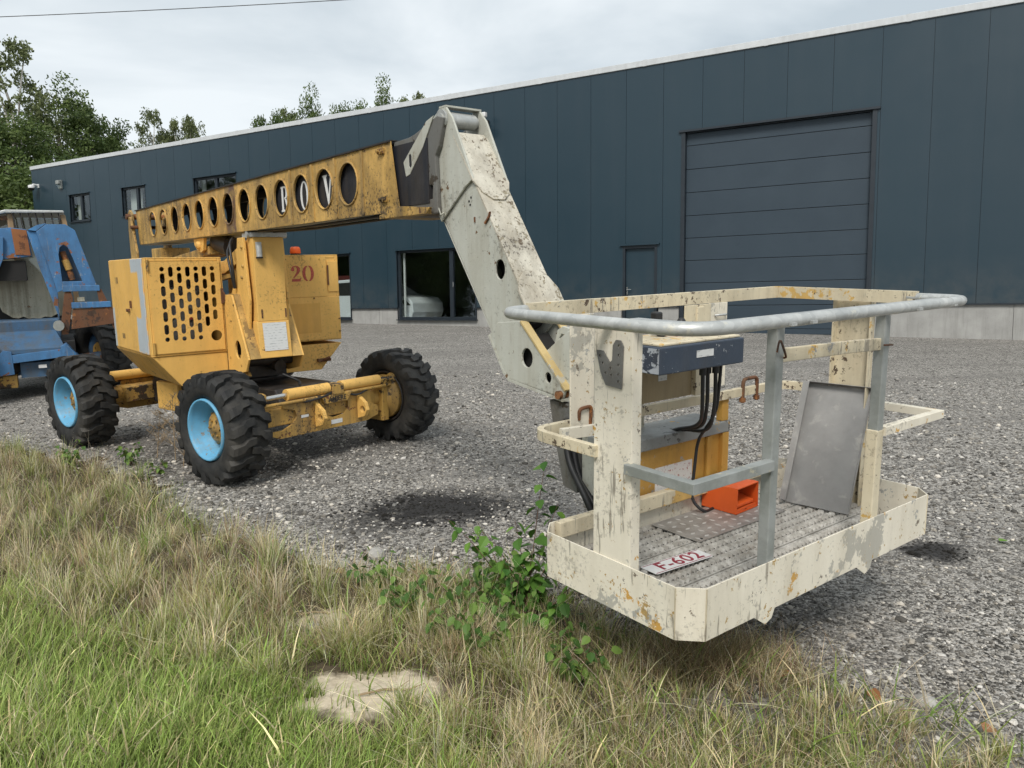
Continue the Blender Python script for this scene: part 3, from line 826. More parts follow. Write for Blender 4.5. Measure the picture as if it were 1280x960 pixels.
def window(key, mull, sill=True, curtain=None):
    x0, x1, z0, z1 = OPEN[key]; fw = 0.075
    m = MB()
    m.box(x0, x0 + fw, 0.05, 0.14, z0, z1); m.box(x1 - fw, x1, 0.05, 0.14, z0, z1)
    m.box(x0 + fw, x1 - fw, 0.05, 0.14, z0, z0 + fw); m.box(x0 + fw, x1 - fw, 0.05, 0.14, z1 - fw, z1)
    w = m.build('window', 'clad_dark', hall, bevel=0.004)
    xs = [x0 + fw] + mull + [x1 - fw]
    for q in mull: MB().box(q - 0.065, q + 0.065, 0.045, 0.145, z0 + fw, z1 - fw).build('mullion', 'clad_dark', w, bevel=0.004)
    for i in range(len(xs) - 1):
        a = xs[i] + (0.065 if i else 0.0); c = xs[i + 1] - (0.065 if i < len(xs) - 2 else 0.0)
        MB().box(a, c, 0.092, 0.1, z0 + fw, z1 - fw).build('pane', 'glass', w)
    MB().box(x0 - 0.05, x1 + 0.05, -0.065, 0.0, z1 - 0.004, z1 + 0.03).build('lintel_flashing', 'clad', w)
    if sill: MB().box(x0 - 0.03, x1 + 0.03, -0.07, 0.049, z0 - 0.03, z0).build('sill', 'clad_dark', w)
    m = MB(); m.box(x0 - 0.012, x0, -0.012, 0.2, z0, z1); m.box(x1, x1 + 0.012, -0.012, 0.2, z0, z1); m.build('reveal', 'clad_dark', w)
    for (a, c) in (curtain or []):
        m = MB(); n = 14
        pts = [(a + (c - a) * i / n, 0.34 + 0.03 * (i % 2)) for i in range(n + 1)]
        m.add([(p, q, z) for z in (z0 - 0.1, z1 + 0.1) for p, q in pts], [(i, i + 1, n + 2 + i, n + 1 + i) for i in range(n)])
        m.build('curtain', 'curtain', w)
    return w


wa = window('win_a', [-7.1])
window('win_b', [-12.6])
window('up_a', [-25.55], curtain=[(-26.3, -26.0)]); window('up_b', [-21.85], curtain=[(-22.7, -21.95)]); window('up_c', [-17.3], curtain=[(-18.45, -18.2)])
m = MB(); m.cyl((-7.03, 0.03, 2.25), (-7.03, 0.03, 2.4), 0.012, 8); m.build('window_handle', 'chrome', wa)
m = MB(); m.box(-9.02, -8.96, 0.2, 0.24, 1.3, 3.4); m.build('inner_jamb', 'white', wa)

# a white car parked inside, behind the ground floor windows
car = thing('parked_car', 'white car seen behind the ground floor window glass', 'car', WM @ T(-11.05, 0.42, 1.0))
prof = [(-2.1, 0.28), (-1.72, 0.28), (-1.62, 0.52), (-1.38, 0.66), (-1.12, 0.6), (-0.95, 0.28), (0.98, 0.28), (1.12, 0.55), (1.36, 0.66), (1.6, 0.54), (1.72, 0.28), (2.12, 0.3), (2.2, 0.5), (2.18, 0.8), (2.0, 0.98), (1.15, 1.12), (0.45, 1.5), (-0.3, 1.6), (-1.5, 1.55), (-2.05, 1.05), (-2.15, 0.7)]
MB().prism(prof, 0.0, 1.7).build('body', 'car_paint', car, bevel=0.05)
MB().prism([(1.0, 1.06), (0.42, 1.44), (-0.2, 1.5), (-0.25, 1.06)], -0.006, 0.004).build('side_window', 'void', car)
MB().prism([(-0.35, 1.06), (-0.32, 1.5), (-1.4, 1.46), (-1.75, 1.06)], -0.006, 0.004).build('side_window', 'void', car)
MB().prism([(2.13, 0.72), (1.9, 0.9), (1.75, 0.88), (1.85, 0.72)], -0.008, 0.004).build('headlight', 'chrome', car)
for wx in (-1.36, 1.36):
    m = MB(M=T(wx, 0.12, 0.32)); m.lathe([(-0.10, 0.2), (-0.12, 0.3), (-0.08, 0.325), (0.08, 0.325), (0.1, 0.3), (0.1, 0.2)], 24, closed=True); w = m.build('wheel', 'tyre', car)
    m = MB(M=T(wx, 0.12, 0.32)); m.lathe([(-0.09, 0.01), (-0.105, 0.06), (-0.08, 0.08)], 20)
    for k in range(7):
        a = k * 6.283 / 7; m.tube([(0.05 * math.cos(a), -0.095, 0.05 * math.sin(a)), (0.2 * math.cos(a), -0.085, 0.2 * math.sin(a))], 0.018, 6)
    m.build('rim', 'chrome', w)
board = MB(M=WM); board.box(-13.2, -11.3, 0.9, 0.94, 2.3, 2.75); o = board.build('display_board', 'sign_red'); tag(o, 'red board hanging inside behind the window next to the yellow cabinet', 'board')

# fittings on the facade
cmx = thing('security_camera', 'white dome security camera high on the left end of the dark facade', 'camera', WM @ T(-28.5, 0, 6.92))
MB().box(-0.07, 0.07, -0.05, 0, 0.0, 0.16).build('wall_plate', 'white', cmx, bevel=0.01)
MB().tube([(0, -0.04, 0.1), (0, -0.22, 0.12), (0, -0.3, 0.05)], 0.045, 10).build('bracket', 'white', cmx)
m = MB(); m.lathe([(-0.02, 0.13), (0.08, 0.14), (0.12, 0.06), (0.13, 0.01)], 20, 'z', M=T(0, -0.3, -0.02)); m.build('housing', 'white', cmx)
m = MB(); m.lathe([(-0.12, 0.02), (-0.1, 0.08), (-0.021, 0.115)], 20, 'z', M=T(0, -0.3, -0.02)); m.build('dome', 'void', cmx)
lam = thing('wall_lamp', 'grey wall lamp beside the dome camera on the dark facade', 'lamp', WM @ T(-26.8, 0, 6.9))
MB().box(-0.09, 0.09, -0.1, 0, -0.16, 0.2).build('housing', 'galv_paint', lam, bevel=0.02)
MB().box(-0.11, 0.11, -0.2, -0.101, 0.02, 0.18).build('hood', 'galv_paint', lam, bevel=0.02)
MB().box(-0.07, 0.07, -0.18, -0.102, -0.12, 0.018).build('lens', 'glass', lam, bevel=0.01)
fl = thing('floodlight', 'small floodlight on the facade beside the top of the grey boom arm', 'floodlight', WM @ T(-5.72, 0, 6.75))
MB().box(-0.06, 0.06, -0.06, 0, -0.05, 0.2).build('wall_plate', 'void', fl)
MB().tube([(0, -0.05, 0.1), (0, -0.35, 0.1)], 0.03, 8).build('bracket', 'void', fl)
MB().box(-0.2, 0.2, -0.42, -0.22, -0.08, 0.09, M=Matrix.Rotation(RAD(15), 4, 'X')).build('housing', 'void', fl, bevel=0.02)
MB().box(0.02, 0.16, -0.4, -0.26, 0.22, 0.36).build('sensor', 'white', fl, bevel=0.03)
MB().tube([(0.09, -0.33, 0.05), (0.09, -0.33, 0.23)], 0.02, 8).build('sensor_arm', 'void', fl)

# power line across the sky
def wray(u, v, d):
    r = FW @ Vector(((u - 640) / 961, (v - 480) / 961, 1)); return Vector((0, 0, CAM_H)) + r * d
A, B = wray(-420, 34, 46), wray(760, -22, 46)
pts = [A.lerp(B, i / 20) - Vector((0, 0, 0.35 * (1 - (2 * i / 20 - 1) ** 2))) for i in range(21)]
o = MB().tube(pts, 0.022, 6).build('power_line', 'steel_dark'); tag(o, 'thin overhead cable crossing the cloudy sky at upper left', 'cable')

# ------------------------------------------------------------------ the yellow boom lift
# local frame: X along the boom towards the basket, Y to the far side, Z up, origin under the slewing ring
TH = RAD(-38.7)
av = Vector((-math.sin(TH), -math.cos(TH), 0)); bv = Vector((-av.y, av.x, 0))
LM = YM @ basis((-2.77, 7.80, 0), av, bv, (0, 0, 1))
lift = thing('boom_lift', 'worn yellow four wheel boom lift with grey folding jib and cream work basket', 'boom lift', LM)

# ---- chassis (its own frame, the turret is slewed a little against it)
e1a = RAD(38.3); e1 = Vector((math.sin(e1a), math.cos(e1a), 0)); e2 = Vector((e1.y, -e1.x, 0))
CM = LM.inverted() @ (YM @ basis((-2.835, 7.874, 0), e2, e1, (0, 0, 1)))
m = MB(CM)
m.prism([(-1.15, 0.36), (1.1, 0.36), (1.2, 0.5), (1.1, 0.68), (-1.1, 0.68), (-1.2, 0.5)], -0.32, 0.32)
m.box(-0.62, 0.62, -0.42, 0.42, 0.42, 0.66)
ch = m.build('chassis', 'steel_dark', lift, bevel=0.015)
MB(CM).box(-0.78, -0.36, -0.47, -0.40, 0.34, 0.64).build('side_plate', 'yellow', ch, bevel=0.02)
m = MB(); m.lathe([(0.655, 0.46), (0.70, 0.52), (0.735, 0.52), (0.735, 0.44)], 40, 'z'); m.build('slewing_ring', 'steel_dark', lift)
for sgn in (1, -1):                                    # front and rear axle
    R = CM @ (I4 if sgn > 0 else Rz(math.pi))
    hx = 1.28
    pl = [(-0.60, 0.33), (-0.5, 0.29), (0.5, 0.29), (0.64, 0.33), (0.64, 0.42), (0.55, 0.46), (0.55, 0.60), (-0.30, 0.60), (-0.46, 0.605), (-0.46, 0.56), (-0.33, 0.52), (-0.31, 0.46), (-0.36, 0.40), (-0.46, 0.36), (-0.60, 0.36)]
    hole = [(-0.02, 0.43), (0.10, 0.385), (0.22, 0.40), (0.27, 0.45), (0.27, 0.52), (-0.02, 0.52), (-0.06, 0.48)]
    m = MB(R); m.prism(pl, hx + 0.10, hx + 0.125, 'x', holes=[hole])
    ax = m.build('axle', 'yellow_dirty', lift, bevel=0.004)
    m = MB(R); m.box(hx - 0.16, hx + 0.098, -0.62, 0.62, 0.40, 0.56); m.cyl((hx, -0.8, 0.47), (hx, 0.8, 0.47), 0.085, 16); m.build('axle_tube', 'yellow_dirty', ax, bevel=0.01)
    m = MB(R); m.lathe([(-0.10, 0.15), (0.0, 0.15), (0.03, 0.12), (0.04, 0.02)], 20, 'x', M=T(hx + 0.05, 0.12, 0.47)); m.build('differential', 'steel_dark', ax)
    for (y0, y1) in ((-0.40, 0.06), (0.20, 0.68)): MB(R).cyl((hx + 0.10, y0, 0.665), (hx + 0.10, y1, 0.665), 0.052, 18).build('steering_cylinder', 'yellow', ax, bevel=0.006)
    MB(R).box(hx + 0.03, hx + 0.17, 0.065, 0.195, 0.605, 0.70).build('cylinder_bracket', 'yellow_dirty', ax, bevel=0.006)
    MB(R).cyl((hx + 0.10, -0.62, 0.66), (hx + 0.10, -0.40, 0.665), 0.022, 12).build('piston_rod', 'chrome', ax); MB(R).cyl((hx + 0.10, 0.68, 0.665), (hx + 0.10, 0.86, 0.66), 0.022, 12).build('piston_rod', 'chrome', ax)
    m = MB(R); m.cyl((hx + 0.14, -0.72, 0.60), (hx + 0.14, 0.80, 0.605), 0.016, 10); m.build('tie_rod', 'yellow_dirty', ax)
    for y in (-0.70, 0.84):
        m = MB(R); m.lathe([(-0.06, 0.03), (-0.045, 0.055), (0.045, 0.055), (0.06, 0.03)], 14, 'z', M=T(hx + 0.11, y + 0.03, 0.655)); m.build('ball_joint', 'yellow_dirty', ax)
    for y in (-0.10, 0.40):                             # lifting lugs with an eye
        lug = [(0, 0.33), (0.10, 0.36), (0.135, 0.42), (0.11, 0.49), (0, 0.565)]
        m = MB(R @ T(hx + 0.125, y, 0) @ Rz(RAD(0))); m.prism(lug, -0.02, 0.02, holes=[circ(0.072, 0.425, 0.034, 14)]); m.build('lug', 'yellow', ax, bevel=0.004)
    MB(R).prism([(-0.06, 0.605), (-0.02, 0.53), (0.24, 0.535), (0.30, 0.61)], hx + 0.128, hx + 0.16, 'x').build('cover_plate', 'yellow_dirty', ax, bevel=0.004)
    MB(R).box(hx + 0.1255, hx + 0.128, 0.06, 0.19, 0.325, 0.365).build('label_plate', 'label', ax)
    MB(R).box(hx + 0.1255, hx + 0.128, -0.27, -0.19, 0.44, 0.465).build('label_plate', 'label', ax)
    for y in (-0.72, 0.74):                              # steering knuckles
        m = MB(R @ T(hx, y, 0.47)); s = -1 if y < 0 else 1
        m.lathe([(0.0, 0.11), (s * 0.06, 0.17), (s * 0.10, 0.222), (s * 0.16, 0.222), (s * 0.17, 0.17), (s * 0.22, 0.17)], 26); m.box(-0.06, 0.13, -0.04, 0.04, -0.22, 0.2)
        m.build('knuckle', 'yellow_dirty', ax, bevel=0.006)
    if sgn > 0:
        text_mesh('axle_lettering', 'AMIERE', 0.062, 'letter_black', ax, CM @ basis((hx + 0.162, 0.12, 0.567), (0, 1, 0), (0, 0, 1), (1, 0, 0)), offset=0.001)

# ---- wheels: tyre with chevron lugs, dished rim, hub
R_, W_ = 0.47, 0.36
m = MB()
m.lathe([(-0.125, 0.262), (-0.155, 0.275), (-0.178, 0.33), (-0.176, 0.385), (-0.158, 0.42), (-0.12, 0.436), (0, 0.44), (0.12, 0.436), (0.158, 0.42), (0.176, 0.385), (0.178, 0.33), (0.155, 0.275), (0.125, 0.262)], 44, closed=True)
for side in (-1, 1):
    for k in range(18):
        th = (k + (0.5 if side > 0 else 0)) * 2 * math.pi / 18
        rows = [(0.181, -0.03, 0.36, 0.385, 0.066), (0.176, -0.01, 0.40, 0.450, 0.078), (0.150, 0.02, 0.415, 0.467, 0.080), (0.095, 0.05, 0.425, 0.471, 0.074), (0.060, 0.13, 0.425, 0.471, 0.066), (-0.015, 0.16, 0.43, 0.471, 0.060)]
        rings = []
        for (y, dt, rb, rt, w) in rows:
            a0 = th + dt; hw = w / 2 / 0.45
            rings.append([((rb * math.cos(a0 - hw * 1.25)), side * y, rb * math.sin(a0 - hw * 1.25)), (rb * math.cos(a0 + hw * 1.25), side * y, rb * math.sin(a0 + hw * 1.25)),
                          (rt * math.cos(a0 + hw * 0.85), side * y, rt * math.sin(a0 + hw * 0.85)), (rt * math.cos(a0 - hw * 0.85), side * y, rt * math.sin(a0 - hw * 0.85))])
        m.loft(rings, True, True, smooth=False)
wheel = bpy.data.objects.new('wheel', None); COL.objects.link(wheel); wheel.parent = lift
tyre = m.build('tyre', 'tyre', wheel)
m = MB(); m.lathe([(-0.150, 0.262), (-0.168, 0.258), (-0.165, 0.242), (-0.135, 0.240), (-0.120, 0.226), (-0.075, 0.222), (-0.060, 0.206), (0.01, 0.200), (0.03, 0.17), (0.035, 0.09), (0.05, 0.09), (0.05, 0.20), (0.06, 0.21), (0.06, 0.262)], 40, closed=True)
rim = m.build('rim', 'rim_blue', wheel)
m = MB(); m.lathe([(0.07, 0.12), (0.03, 0.15), (-0.015, 0.15), (-0.022, 0.138), (-0.055, 0.125), (-0.07, 0.095), (-0.072, 0.04), (-0.082, 0.036), (-0.082, 0.005)], 28)
for k in range(12):
    a = k * 2 * math.pi / 12; m.cyl((0.143 * math.cos(a), 0.0, 0.143 * math.sin(a)), (0.143 * math.cos(a), -0.034, 0.143 * math.sin(a)), 0.013, 6)
for k in range(6):
    a = k * 2 * math.pi / 6 + 0.3; m.cyl((0.07 * math.cos(a), -0.06, 0.07 * math.sin(a)), (0.07 * math.cos(a), -0.084, 0.07 * math.sin(a)), 0.011, 6)
hub = m.build('hub', 'yellow_dirty', wheel)
m = MB(); m.lathe([(0.061, 0.212), (0.085, 0.228), (0.15, 0.24), (0.168, 0.258), (0.150, 0.263), (0.061, 0.263)], 40, closed=True); m.build('inner_barrel', 'steel_dark', wheel)
WHEELS = [(1.275, -0.965, 0, 0.3), (1.285, 1.005, 1, 1.1), (-1.285, -1.01, 0, 0.7), (-1.285, 1.0, 1, 1.9)]
for i, (x, y, flip, spin) in enumerate(WHEELS):
    w = wheel if i == 0 else copy_tree(wheel, lift)
    w.matrix_local = CM @ T(x, y, 0.468) @ (Rz(math.pi) if flip else I4) @ Matrix.Rotation(spin, 4, 'Y')

# ---- turntable with sloping skirts, two cabinets
m = MB(); m.prism([(-0.93, 1.0), (-0.70, 0.715), (-0.26, 0.715), (-0.26, 0.985), (0.26, 0.985), (0.26, 0.735), (0.69, 0.735), (0.93, 1.0)], -0.97, 0.43, 'x'); m.box(-0.9, 0.3, -0.4, 0.4, 0.736, 0.80)
m.build('turntable', 'yellow', lift, bevel=0.008)
m = MB(); m.box(-1.0, 0.0, -0.26, 0.26, 0.986, 1.45); m.build('turret_core', 'steel_dark', lift)


def shell(name, y0, y1, x0, x1, z0, z1, openfront=None, mat='yellow'):
    t_ = 0.012; m = MB()
    m.box(x0, x1, y0, y1, z1 - t_, z1); m.box(x0, x1, y0, y1, z0, z0 + t_)
    m.box(x0, x1, y0, y0 + t_, z0 + t_, z1 - t_); m.box(x0, x1, y1 - t_, y1, z0 + t_, z1 - t_); m.box(x0, x0 + t_, y0 + t_, y1 - t_, z0 + t_, z1 - t_)
    fr = 0.035
    m.box(x1 - t_, x1, y0 + t_, y0 + fr, z0 + t_, z1 - t_); m.box(x1 - t_, x1, y1 - fr, y1 - t_, z0 + t_, z1 - t_)
    m.box(x1 - t_, x1, y0 + fr, y1 - fr, z0 + t_, z0 + 0.03); m.box(x1 - t_, x1, y0 + fr, y1 - fr, z1 - fr, z1 - t_)
    return m.build(name, mat, lift, bevel=0.006)


cabL = shell('engine_cabinet', -0.93, -0.262, -0.96, 0.44, 1.003, 1.89)
# slotted front door: 7 staggered columns
holes = []; cols = [-0.795 + i * 0.0735 for i in range(7)]
for i, cx_ in enumerate(cols):
    if i % 2 == 0:
        holes.append(circ(cx_, 1.787, 0.021, 10))
        n_ = 4 if i < 5 else 3
        zz = [1.705 - 0.1035 * k for k in range(6 if i == 6 else 5)]
        zz = zz[:3] if i == 6 else zz[:4]
        for z in ([1.705, 1.590, 1.475, 1.360] if i == 6 else [1.705, 1.590, 1.475, 1.360, 1.245]): holes.append(slot(cx_, z, 0.041, 0.093))
        if i < 6: holes.append(circ(cx_, 1.155, 0.021, 10))
    else:
        for z in ([1.762, 1.647, 1.532, 1.417, 1.302, 1.187] if i < 5 else [1.762, 1.647, 1.532, 1.417, 1.302]): holes.append(slot(cx_, z, 0.041, 0.093))
holes.append(circ(-0.357, 1.165, 0.05, 20))
m = MB(); m.prism([(-0.905, 1.03), (-0.285, 1.03), (-0.285, 1.855), (-0.905, 1.855)], 0.443, 0.452, 'x', holes=holes)
d = m.build('slotted_door', 'yellow', cabL)
for z in (1.82, 1.08): MB().cyl((0.455, -0.912, z - 0.05), (0.455, -0.912, z + 0.05), 0.012, 8).build('hinge', 'yellow_dirty', d)
m = MB(); m.box(0.452, 0.47, -0.292, -0.270, 1.46, 1.60); m.tube([(0.465, -0.28, 1.58), (0.49, -0.27, 1.55), (0.48, -0.27, 1.48)], 0.008, 6); m.build('latch', 'rust', d)
m = MB(); m.box(0.05, 0.30, -0.80, -0.40, 1.08, 1.62); m.cyl((0.1, -0.62, 1.2), (0.34, -0.62, 1.2), 0.14, 18); m.cyl((0.1, -0.5, 1.5), (0.33, -0.5, 1.5), 0.09, 14); m.box(-0.3, 0.04, -0.85, -0.35, 1.05, 1.7)
m.build('engine', 'engine_grey', cabL, bevel=0.01)
MB().box(0.325, 0.36, -0.585, -0.53, 1.32, 1.35).build('filler_cap', 'letter_red', cabL)
# side door of that cabinet with grey primer patches
m = MB(); m.box(-0.94, 0.02, -0.938, -0.9305, 1.02, 1.885); m.box(0.03, 0.36, -0.941, -0.9305, 1.02, 1.885)
d = m.build('side_door', 'yellow_cabinet_side', cabL, bevel=0.003)
m = MB(); m.box(-0.30, -0.20, -0.955, -0.9385, 1.395, 1.42); m.box(-0.14, -0.12, -0.955, -0.9385, 1.43, 1.50); m.cyl((-0.22, -0.97, 1.408), (-0.22, -0.94, 1.408), 0.014, 8); m.build('latch', 'rust', d)
cabR = shell('control_cabinet', 0.262, 0.925, -0.96, 0.44, 1.035, 1.905)
MB().box(0.4285, 0.4392, 0.30, 0.89, 1.066, 1.869).build('front_plate', 'yellow', cabR)
MB().box(0.4405, 0.447, 0.30, 0.918, 1.045, 1.48).build('lower_door', 'yellow', cabR, bevel=0.003)
MB().box(0.4405, 0.446, 0.30, 0.79, 1.484, 1.89).build('upper_panel', 'yellow', cabR, bevel=0.003)
MB().box(0.4475, 0.4495, 0.36, 0.70, 1.12, 1.42).build('glued_panel', 'yellow_panel', cabR)
MB().box(0.4405, 0.449, 0.80, 0.915, 1.53, 1.84).build('side_strip', 'yellow', cabR, bevel=0.003)
MB().box(0.449, 0.456, 0.795, 0.81, 1.60, 1.80).build('handle', 'rust', cabR)
m = MB()
for (y, z) in ((0.36, 1.475), (0.64, 1.47), (0.905, 1.25), (0.905, 1.12)): m.cyl((0.447, y, z), (0.454, y, z), 0.008, 8)
m.build('screw', 'rust', cabR)
two1 = [(0.05, 0.98), (0.08, 1.18), (0.22, 1.34), (0.46, 1.40), (0.72, 1.35), (0.90, 1.17), (0.90, 0.96), (0.76, 0.72), (0.52, 0.48), (0.34, 0.34), (0.20, 0.34), (0.42, 0.60), (0.56, 0.86), (0.60, 1.12), (0.53, 1.29), (0.40, 1.32), (0.30, 1.24), (0.38, 1.10), (0.34, 0.94), (0.20, 0.90)]
two2 = [(0.05, 0.0), (0.86, 0.0), (0.96, 0.30), (0.90, 0.32), (0.80, 0.24), (0.12, 0.24)]
def arc(cx, cy, rx, ry, a0, a1, n=14): return [(cx + rx * math.cos(a0 + (a1 - a0) * i / n), cy + ry * math.sin(a0 + (a1 - a0) * i / n)) for i in range(n + 1)]
zl = arc(0.55, 0.7, 0.50, 0.70, RAD(97), RAD(263)) + list(reversed(arc(0.58, 0.7, 0.24, 0.62, RAD(102), RAD(258))))
zr = arc(0.65, 0.7, 0.50, 0.70, RAD(-83), RAD(83)) + list(reversed(arc(0.62, 0.7, 0.24, 0.62, RAD(-78), RAD(78))))
s_ = 0.112
m = MB()
for g_, y in ((two1, 0.408), (two2, 0.408), (zl, 0.525), (zr, 0.525)): m.prism([(y + p * s_, 1.642 + q * s_) for p, q in g_], 0.4462, 0.4475, 'x')
m.build('number_twenty', 'letter_red', cabR)
# orange beacon
m = MB(); m.lathe([(0, 0.05), (0.02, 0.05)], 20, 'z', M=T(0.1, 0.62, 1.906)); bc = m.build('beacon_base', 'void', cabR)
m = MB(); m.lathe([(0.021, 0.052), (0.03, 0.056), (0.075, 0.05), (0.088, 0.04), (0.09, 0.01)], 20, 'z', M=T(0.1, 0.62, 1.906)); m.build('beacon', 'orange', cabR)
m = MB(); m.tube([(0.442, 0.72, 0.84), (0.48, 0.70, 0.84), (0.48, 0.76, 0.86)], 0.014, 8); m.box(0.431, 0.47, 0.64, 0.78, 0.82, 0.85); m.build('tie_down_eye', 'rust', lift)

# ---- front tower carrying the folded riser
m = MB()
m.box(0.80, 0.95, -0.14, 0.14, 1.30, 2.055)
m.prism([(0.80, 1.30), (0.95, 1.30), (0.985, 0.965), (0.80, 0.965)], -0.15, 0.15)
tw = m.build('tower', 'yellow', lift, bevel=0.006)
for y0, y1 in ((-0.19, -0.165), (0.165, 0.19)):
    m = MB(); m.prism([(0.45, 1.55), (0.45, 1.0), (0.80, 1.0), (0.90, 1.50), (0.84, 2.055), (0.70, 2.055), (0.62, 1.75)], y0, y1); m.build('cheek_plate', 'yellow', tw, bevel=0.004)
for y0, y1, yy in ((-0.265, -0.245, 1), (0.245, 0.265, -1)):
    m = MB(); m.prism([(0.445, 1.54), (0.445, 0.80), (0.62, 0.80), (0.90, 0.85), (0.985, 0.965), (0.66, 1.54)], y0, y1, holes=[circ(0.735, 1.04, 0.075, 18, 0.085)]); m.build('gusset', 'yellow', tw, bevel=0.004)
m = MB()
for y0, y1 in ((-0.244, -0.151), (0.151, 0.244)): m.prism([(0.655, 1.548), (0.668, 1.548), (0.992, 0.968), (0.978, 0.962)], y0, y1)
m.prism([(0.5, 1.535), (0.655, 1.535), (0.655, 1.547), (0.5, 1.547)], -0.244, -0.191)
m.build('cowl', 'yellow_boom', tw)
m = MB(); m.box(0.46, 0.60, -0.24, 0.24, 0.75, 1.3); m.cyl((0.72, -0.24, 0.92), (0.72, 0.24, 0.92), 0.05, 14); m.cyl((0.5, 0.05, 0.9), (0.8, 0.1, 0.86), 0.06, 12); m.build('tower_foot', 'steel_dark', tw)
MB().prism([(0.62, 0.80), (0.86, 0.80), (0.80, 0.86), (0.70, 0.96), (0.62, 0.98)], -0.22, -0.20).build('foot_bracket', 'yellow_dirty', tw)
Ms = basis((0.9525, 0.0, 1.30), (0, 1, 0), Vector((-0.035, 0, 0.335)).normalized(), Vector((0.335, 0, 0.035)).normalized())
m = MB(Ms); m.box(-0.105, 0.115, -0.27, -0.015, 0.0005, 0.003); m.build('instruction_label', 'label', tw)
m = MB(); m.cyl((0.97, -0.095, 1.98), (0.97, -0.095, 1.88), 0.026, 14); m.box(0.951, 0.97, -0.12, -0.07, 1.95, 2.01); m.build('work_lamp', 'galv', tw)
m = MB(); m.cyl((0.97, -0.095, 1.878), (0.97, -0.095, 1.865), 0.030, 14); m.build('lamp_glass', 'void', tw)
m = MB(); m.cyl((0.88, -0.17, 2.078), (0.88, 0.20, 2.078), 0.03, 14); m.box(0.72, 0.97, -0.15, 0.17, 2.056, 2.094); m.build('boom_rest', 'galv', tw)
for (x, y, z) in ((0.9, -0.193, 1.97), (0.9, -0.193, 1.80), (0.86, -0.193, 1.70)):
    m = MB(); m.lathe([(-0.02, 0.005), (-0.018, 0.026), (0.01, 0.03)], 10, 'y', M=T(x - 0.09, y + 0.0, z) @ Matrix.Scale(0.55, 4))
    m.build('pivot_bolt', 'yellow_dirty', tw)
for y in (-0.105, 0.118): MB().box(0.9505, 0.956, y, y + 0.012, 1.33, 1.41).build('rust_slot', 'rust', tw)

# ---- riser links folded under the boom
for y in (0.10, -0.16):
    rs = MB().prism([(0.80, 2.03), (0.80, 1.89), (0.2, 1.735), (-2.75, 1.50), (-3.0, 1.55), (-3.0, 1.68), (0.22, 1.86)], y, y + 0.06).build('riser_arm', 'yellow', lift, bevel=0.006)
m = MB()
m.prism([(-2.2, 1.90), (-0.4, 2.02), (-0.4, 1.93), (-2.2, 1.78)], -0.10, 0.14); m.box(-2.4, -2.0, -0.15, 0.19, 1.7, 2.05); m.build('upper_link', 'yellow_boom', rs, bevel=0.01)
m = MB(); m.prism([(-0.74, 2.10), (-0.40, 2.10), (-0.44, 1.98), (-0.52, 1.955), (-0.62, 1.97), (-0.72, 2.04)], -0.14, -0.11); m.lathe([(-0.02, 0.005), (-0.018, 0.04), (0.02, 0.045)], 16, 'y', M=T(-0.56, -0.145, 2.03)); m.build('cylinder_lug', 'yellow', rs)
m = MB(); m.cyl((-0.56, 0.02, 2.02), (-2.3, 0.02, 1.80), 0.05, 16); m.cyl((0.05, 0.0, 1.99), (-0.35, 0.0, 2.06), 0.10, 16); m.build('lift_cylinder', 'steel_dark', rs)
for y in (-0.21, 0.20):
    m = MB(); m.prism([(-3.16, 1.5), (-2.98, 1.5), (-2.95, 2.1), (-2.98, 2.50), (-3.06, 2.56), (-3.14, 2.52), (-3.18, 2.3)], y, y + 0.035)
    m.prism([(-2.94, 1.6), (-2.80, 1.6), (-2.74, 2.0), (-2.93, 2.46), (-3.02, 2.47), (-2.93, 2.1)], y - 0.03, y - 0.001)
    up = m.build('upright', 'yellow_boom', lift, bevel=0.008)
for (x, z, r0) in ((-3.03, 2.47, 0.035), (-3.03, 1.62, 0.04), (-2.85, 2.33, 0.022)): MB().cyl((x, -0.26, z), (x, 0.26, z), r0, 14).build('pin', 'rust', up)

# ---- main boom: box beam, 13 round openings
Z0, Z1, BY0, BY1 = 2.105, 2.54, -0.17, 0.22
HX = [-2.13, -1.68, -1.235, -0.80, -0.375, 0.055, 0.475, 0.895, 1.305, 1.72, 2.11, 2.51, 2.885]
zc = 2.333
prof = [(-2.84, Z0 + 0.01), (3.55, Z0), (3.47, Z1), (-2.90, Z1)]
hl = [circ(x, zc, 0.138, 28) for x in HX]
m = MB(); m.prism(prof, BY0, BY0 + 0.009, holes=hl); boom = m.build('main_boom', 'yellow_boom', lift)
m = MB(); m.prism(prof, BY1 - 0.009, BY1, holes=hl[:9]); m.build('far_side_plate', 'yellow_boom', boom)
m = MB(); m.prism([(-2.8, Z0 + 0.02), (1.48, Z0 + 0.02), (1.48, Z1 - 0.014), (-2.8, Z1 - 0.014)], BY1 - 0.016, BY1 - 0.0098, holes=hl[:9]); m.build('inner_shade_plate', 'void', boom)  # added black sheet: paints the shade inside the beam behind the openings
m = MB(); m.box(-2.90, 3.46, BY0 + 0.0095, BY1 - 0.0095, Z1 - 0.012, Z1 - 0.001); m.build('top_plate', 'steel_dark', boom)
m = MB(); m.box(-2.84, 3.50, BY0 + 0.0095, BY1 - 0.0095, Z0 + 0.002, Z0 + 0.014); m.build('bottom_plate', 'jib_grey', boom)
m = MB(); m.box(-2.92, 3.475, BY0 - 0.012, BY0 - 0.0005, Z1 - 0.006, Z1 + 0.004); m.box(-2.9, 3.47, BY0, BY1, Z1 + 0.001, Z1 + 0.008); m.build('top_edge', 'steel_dark', boom)
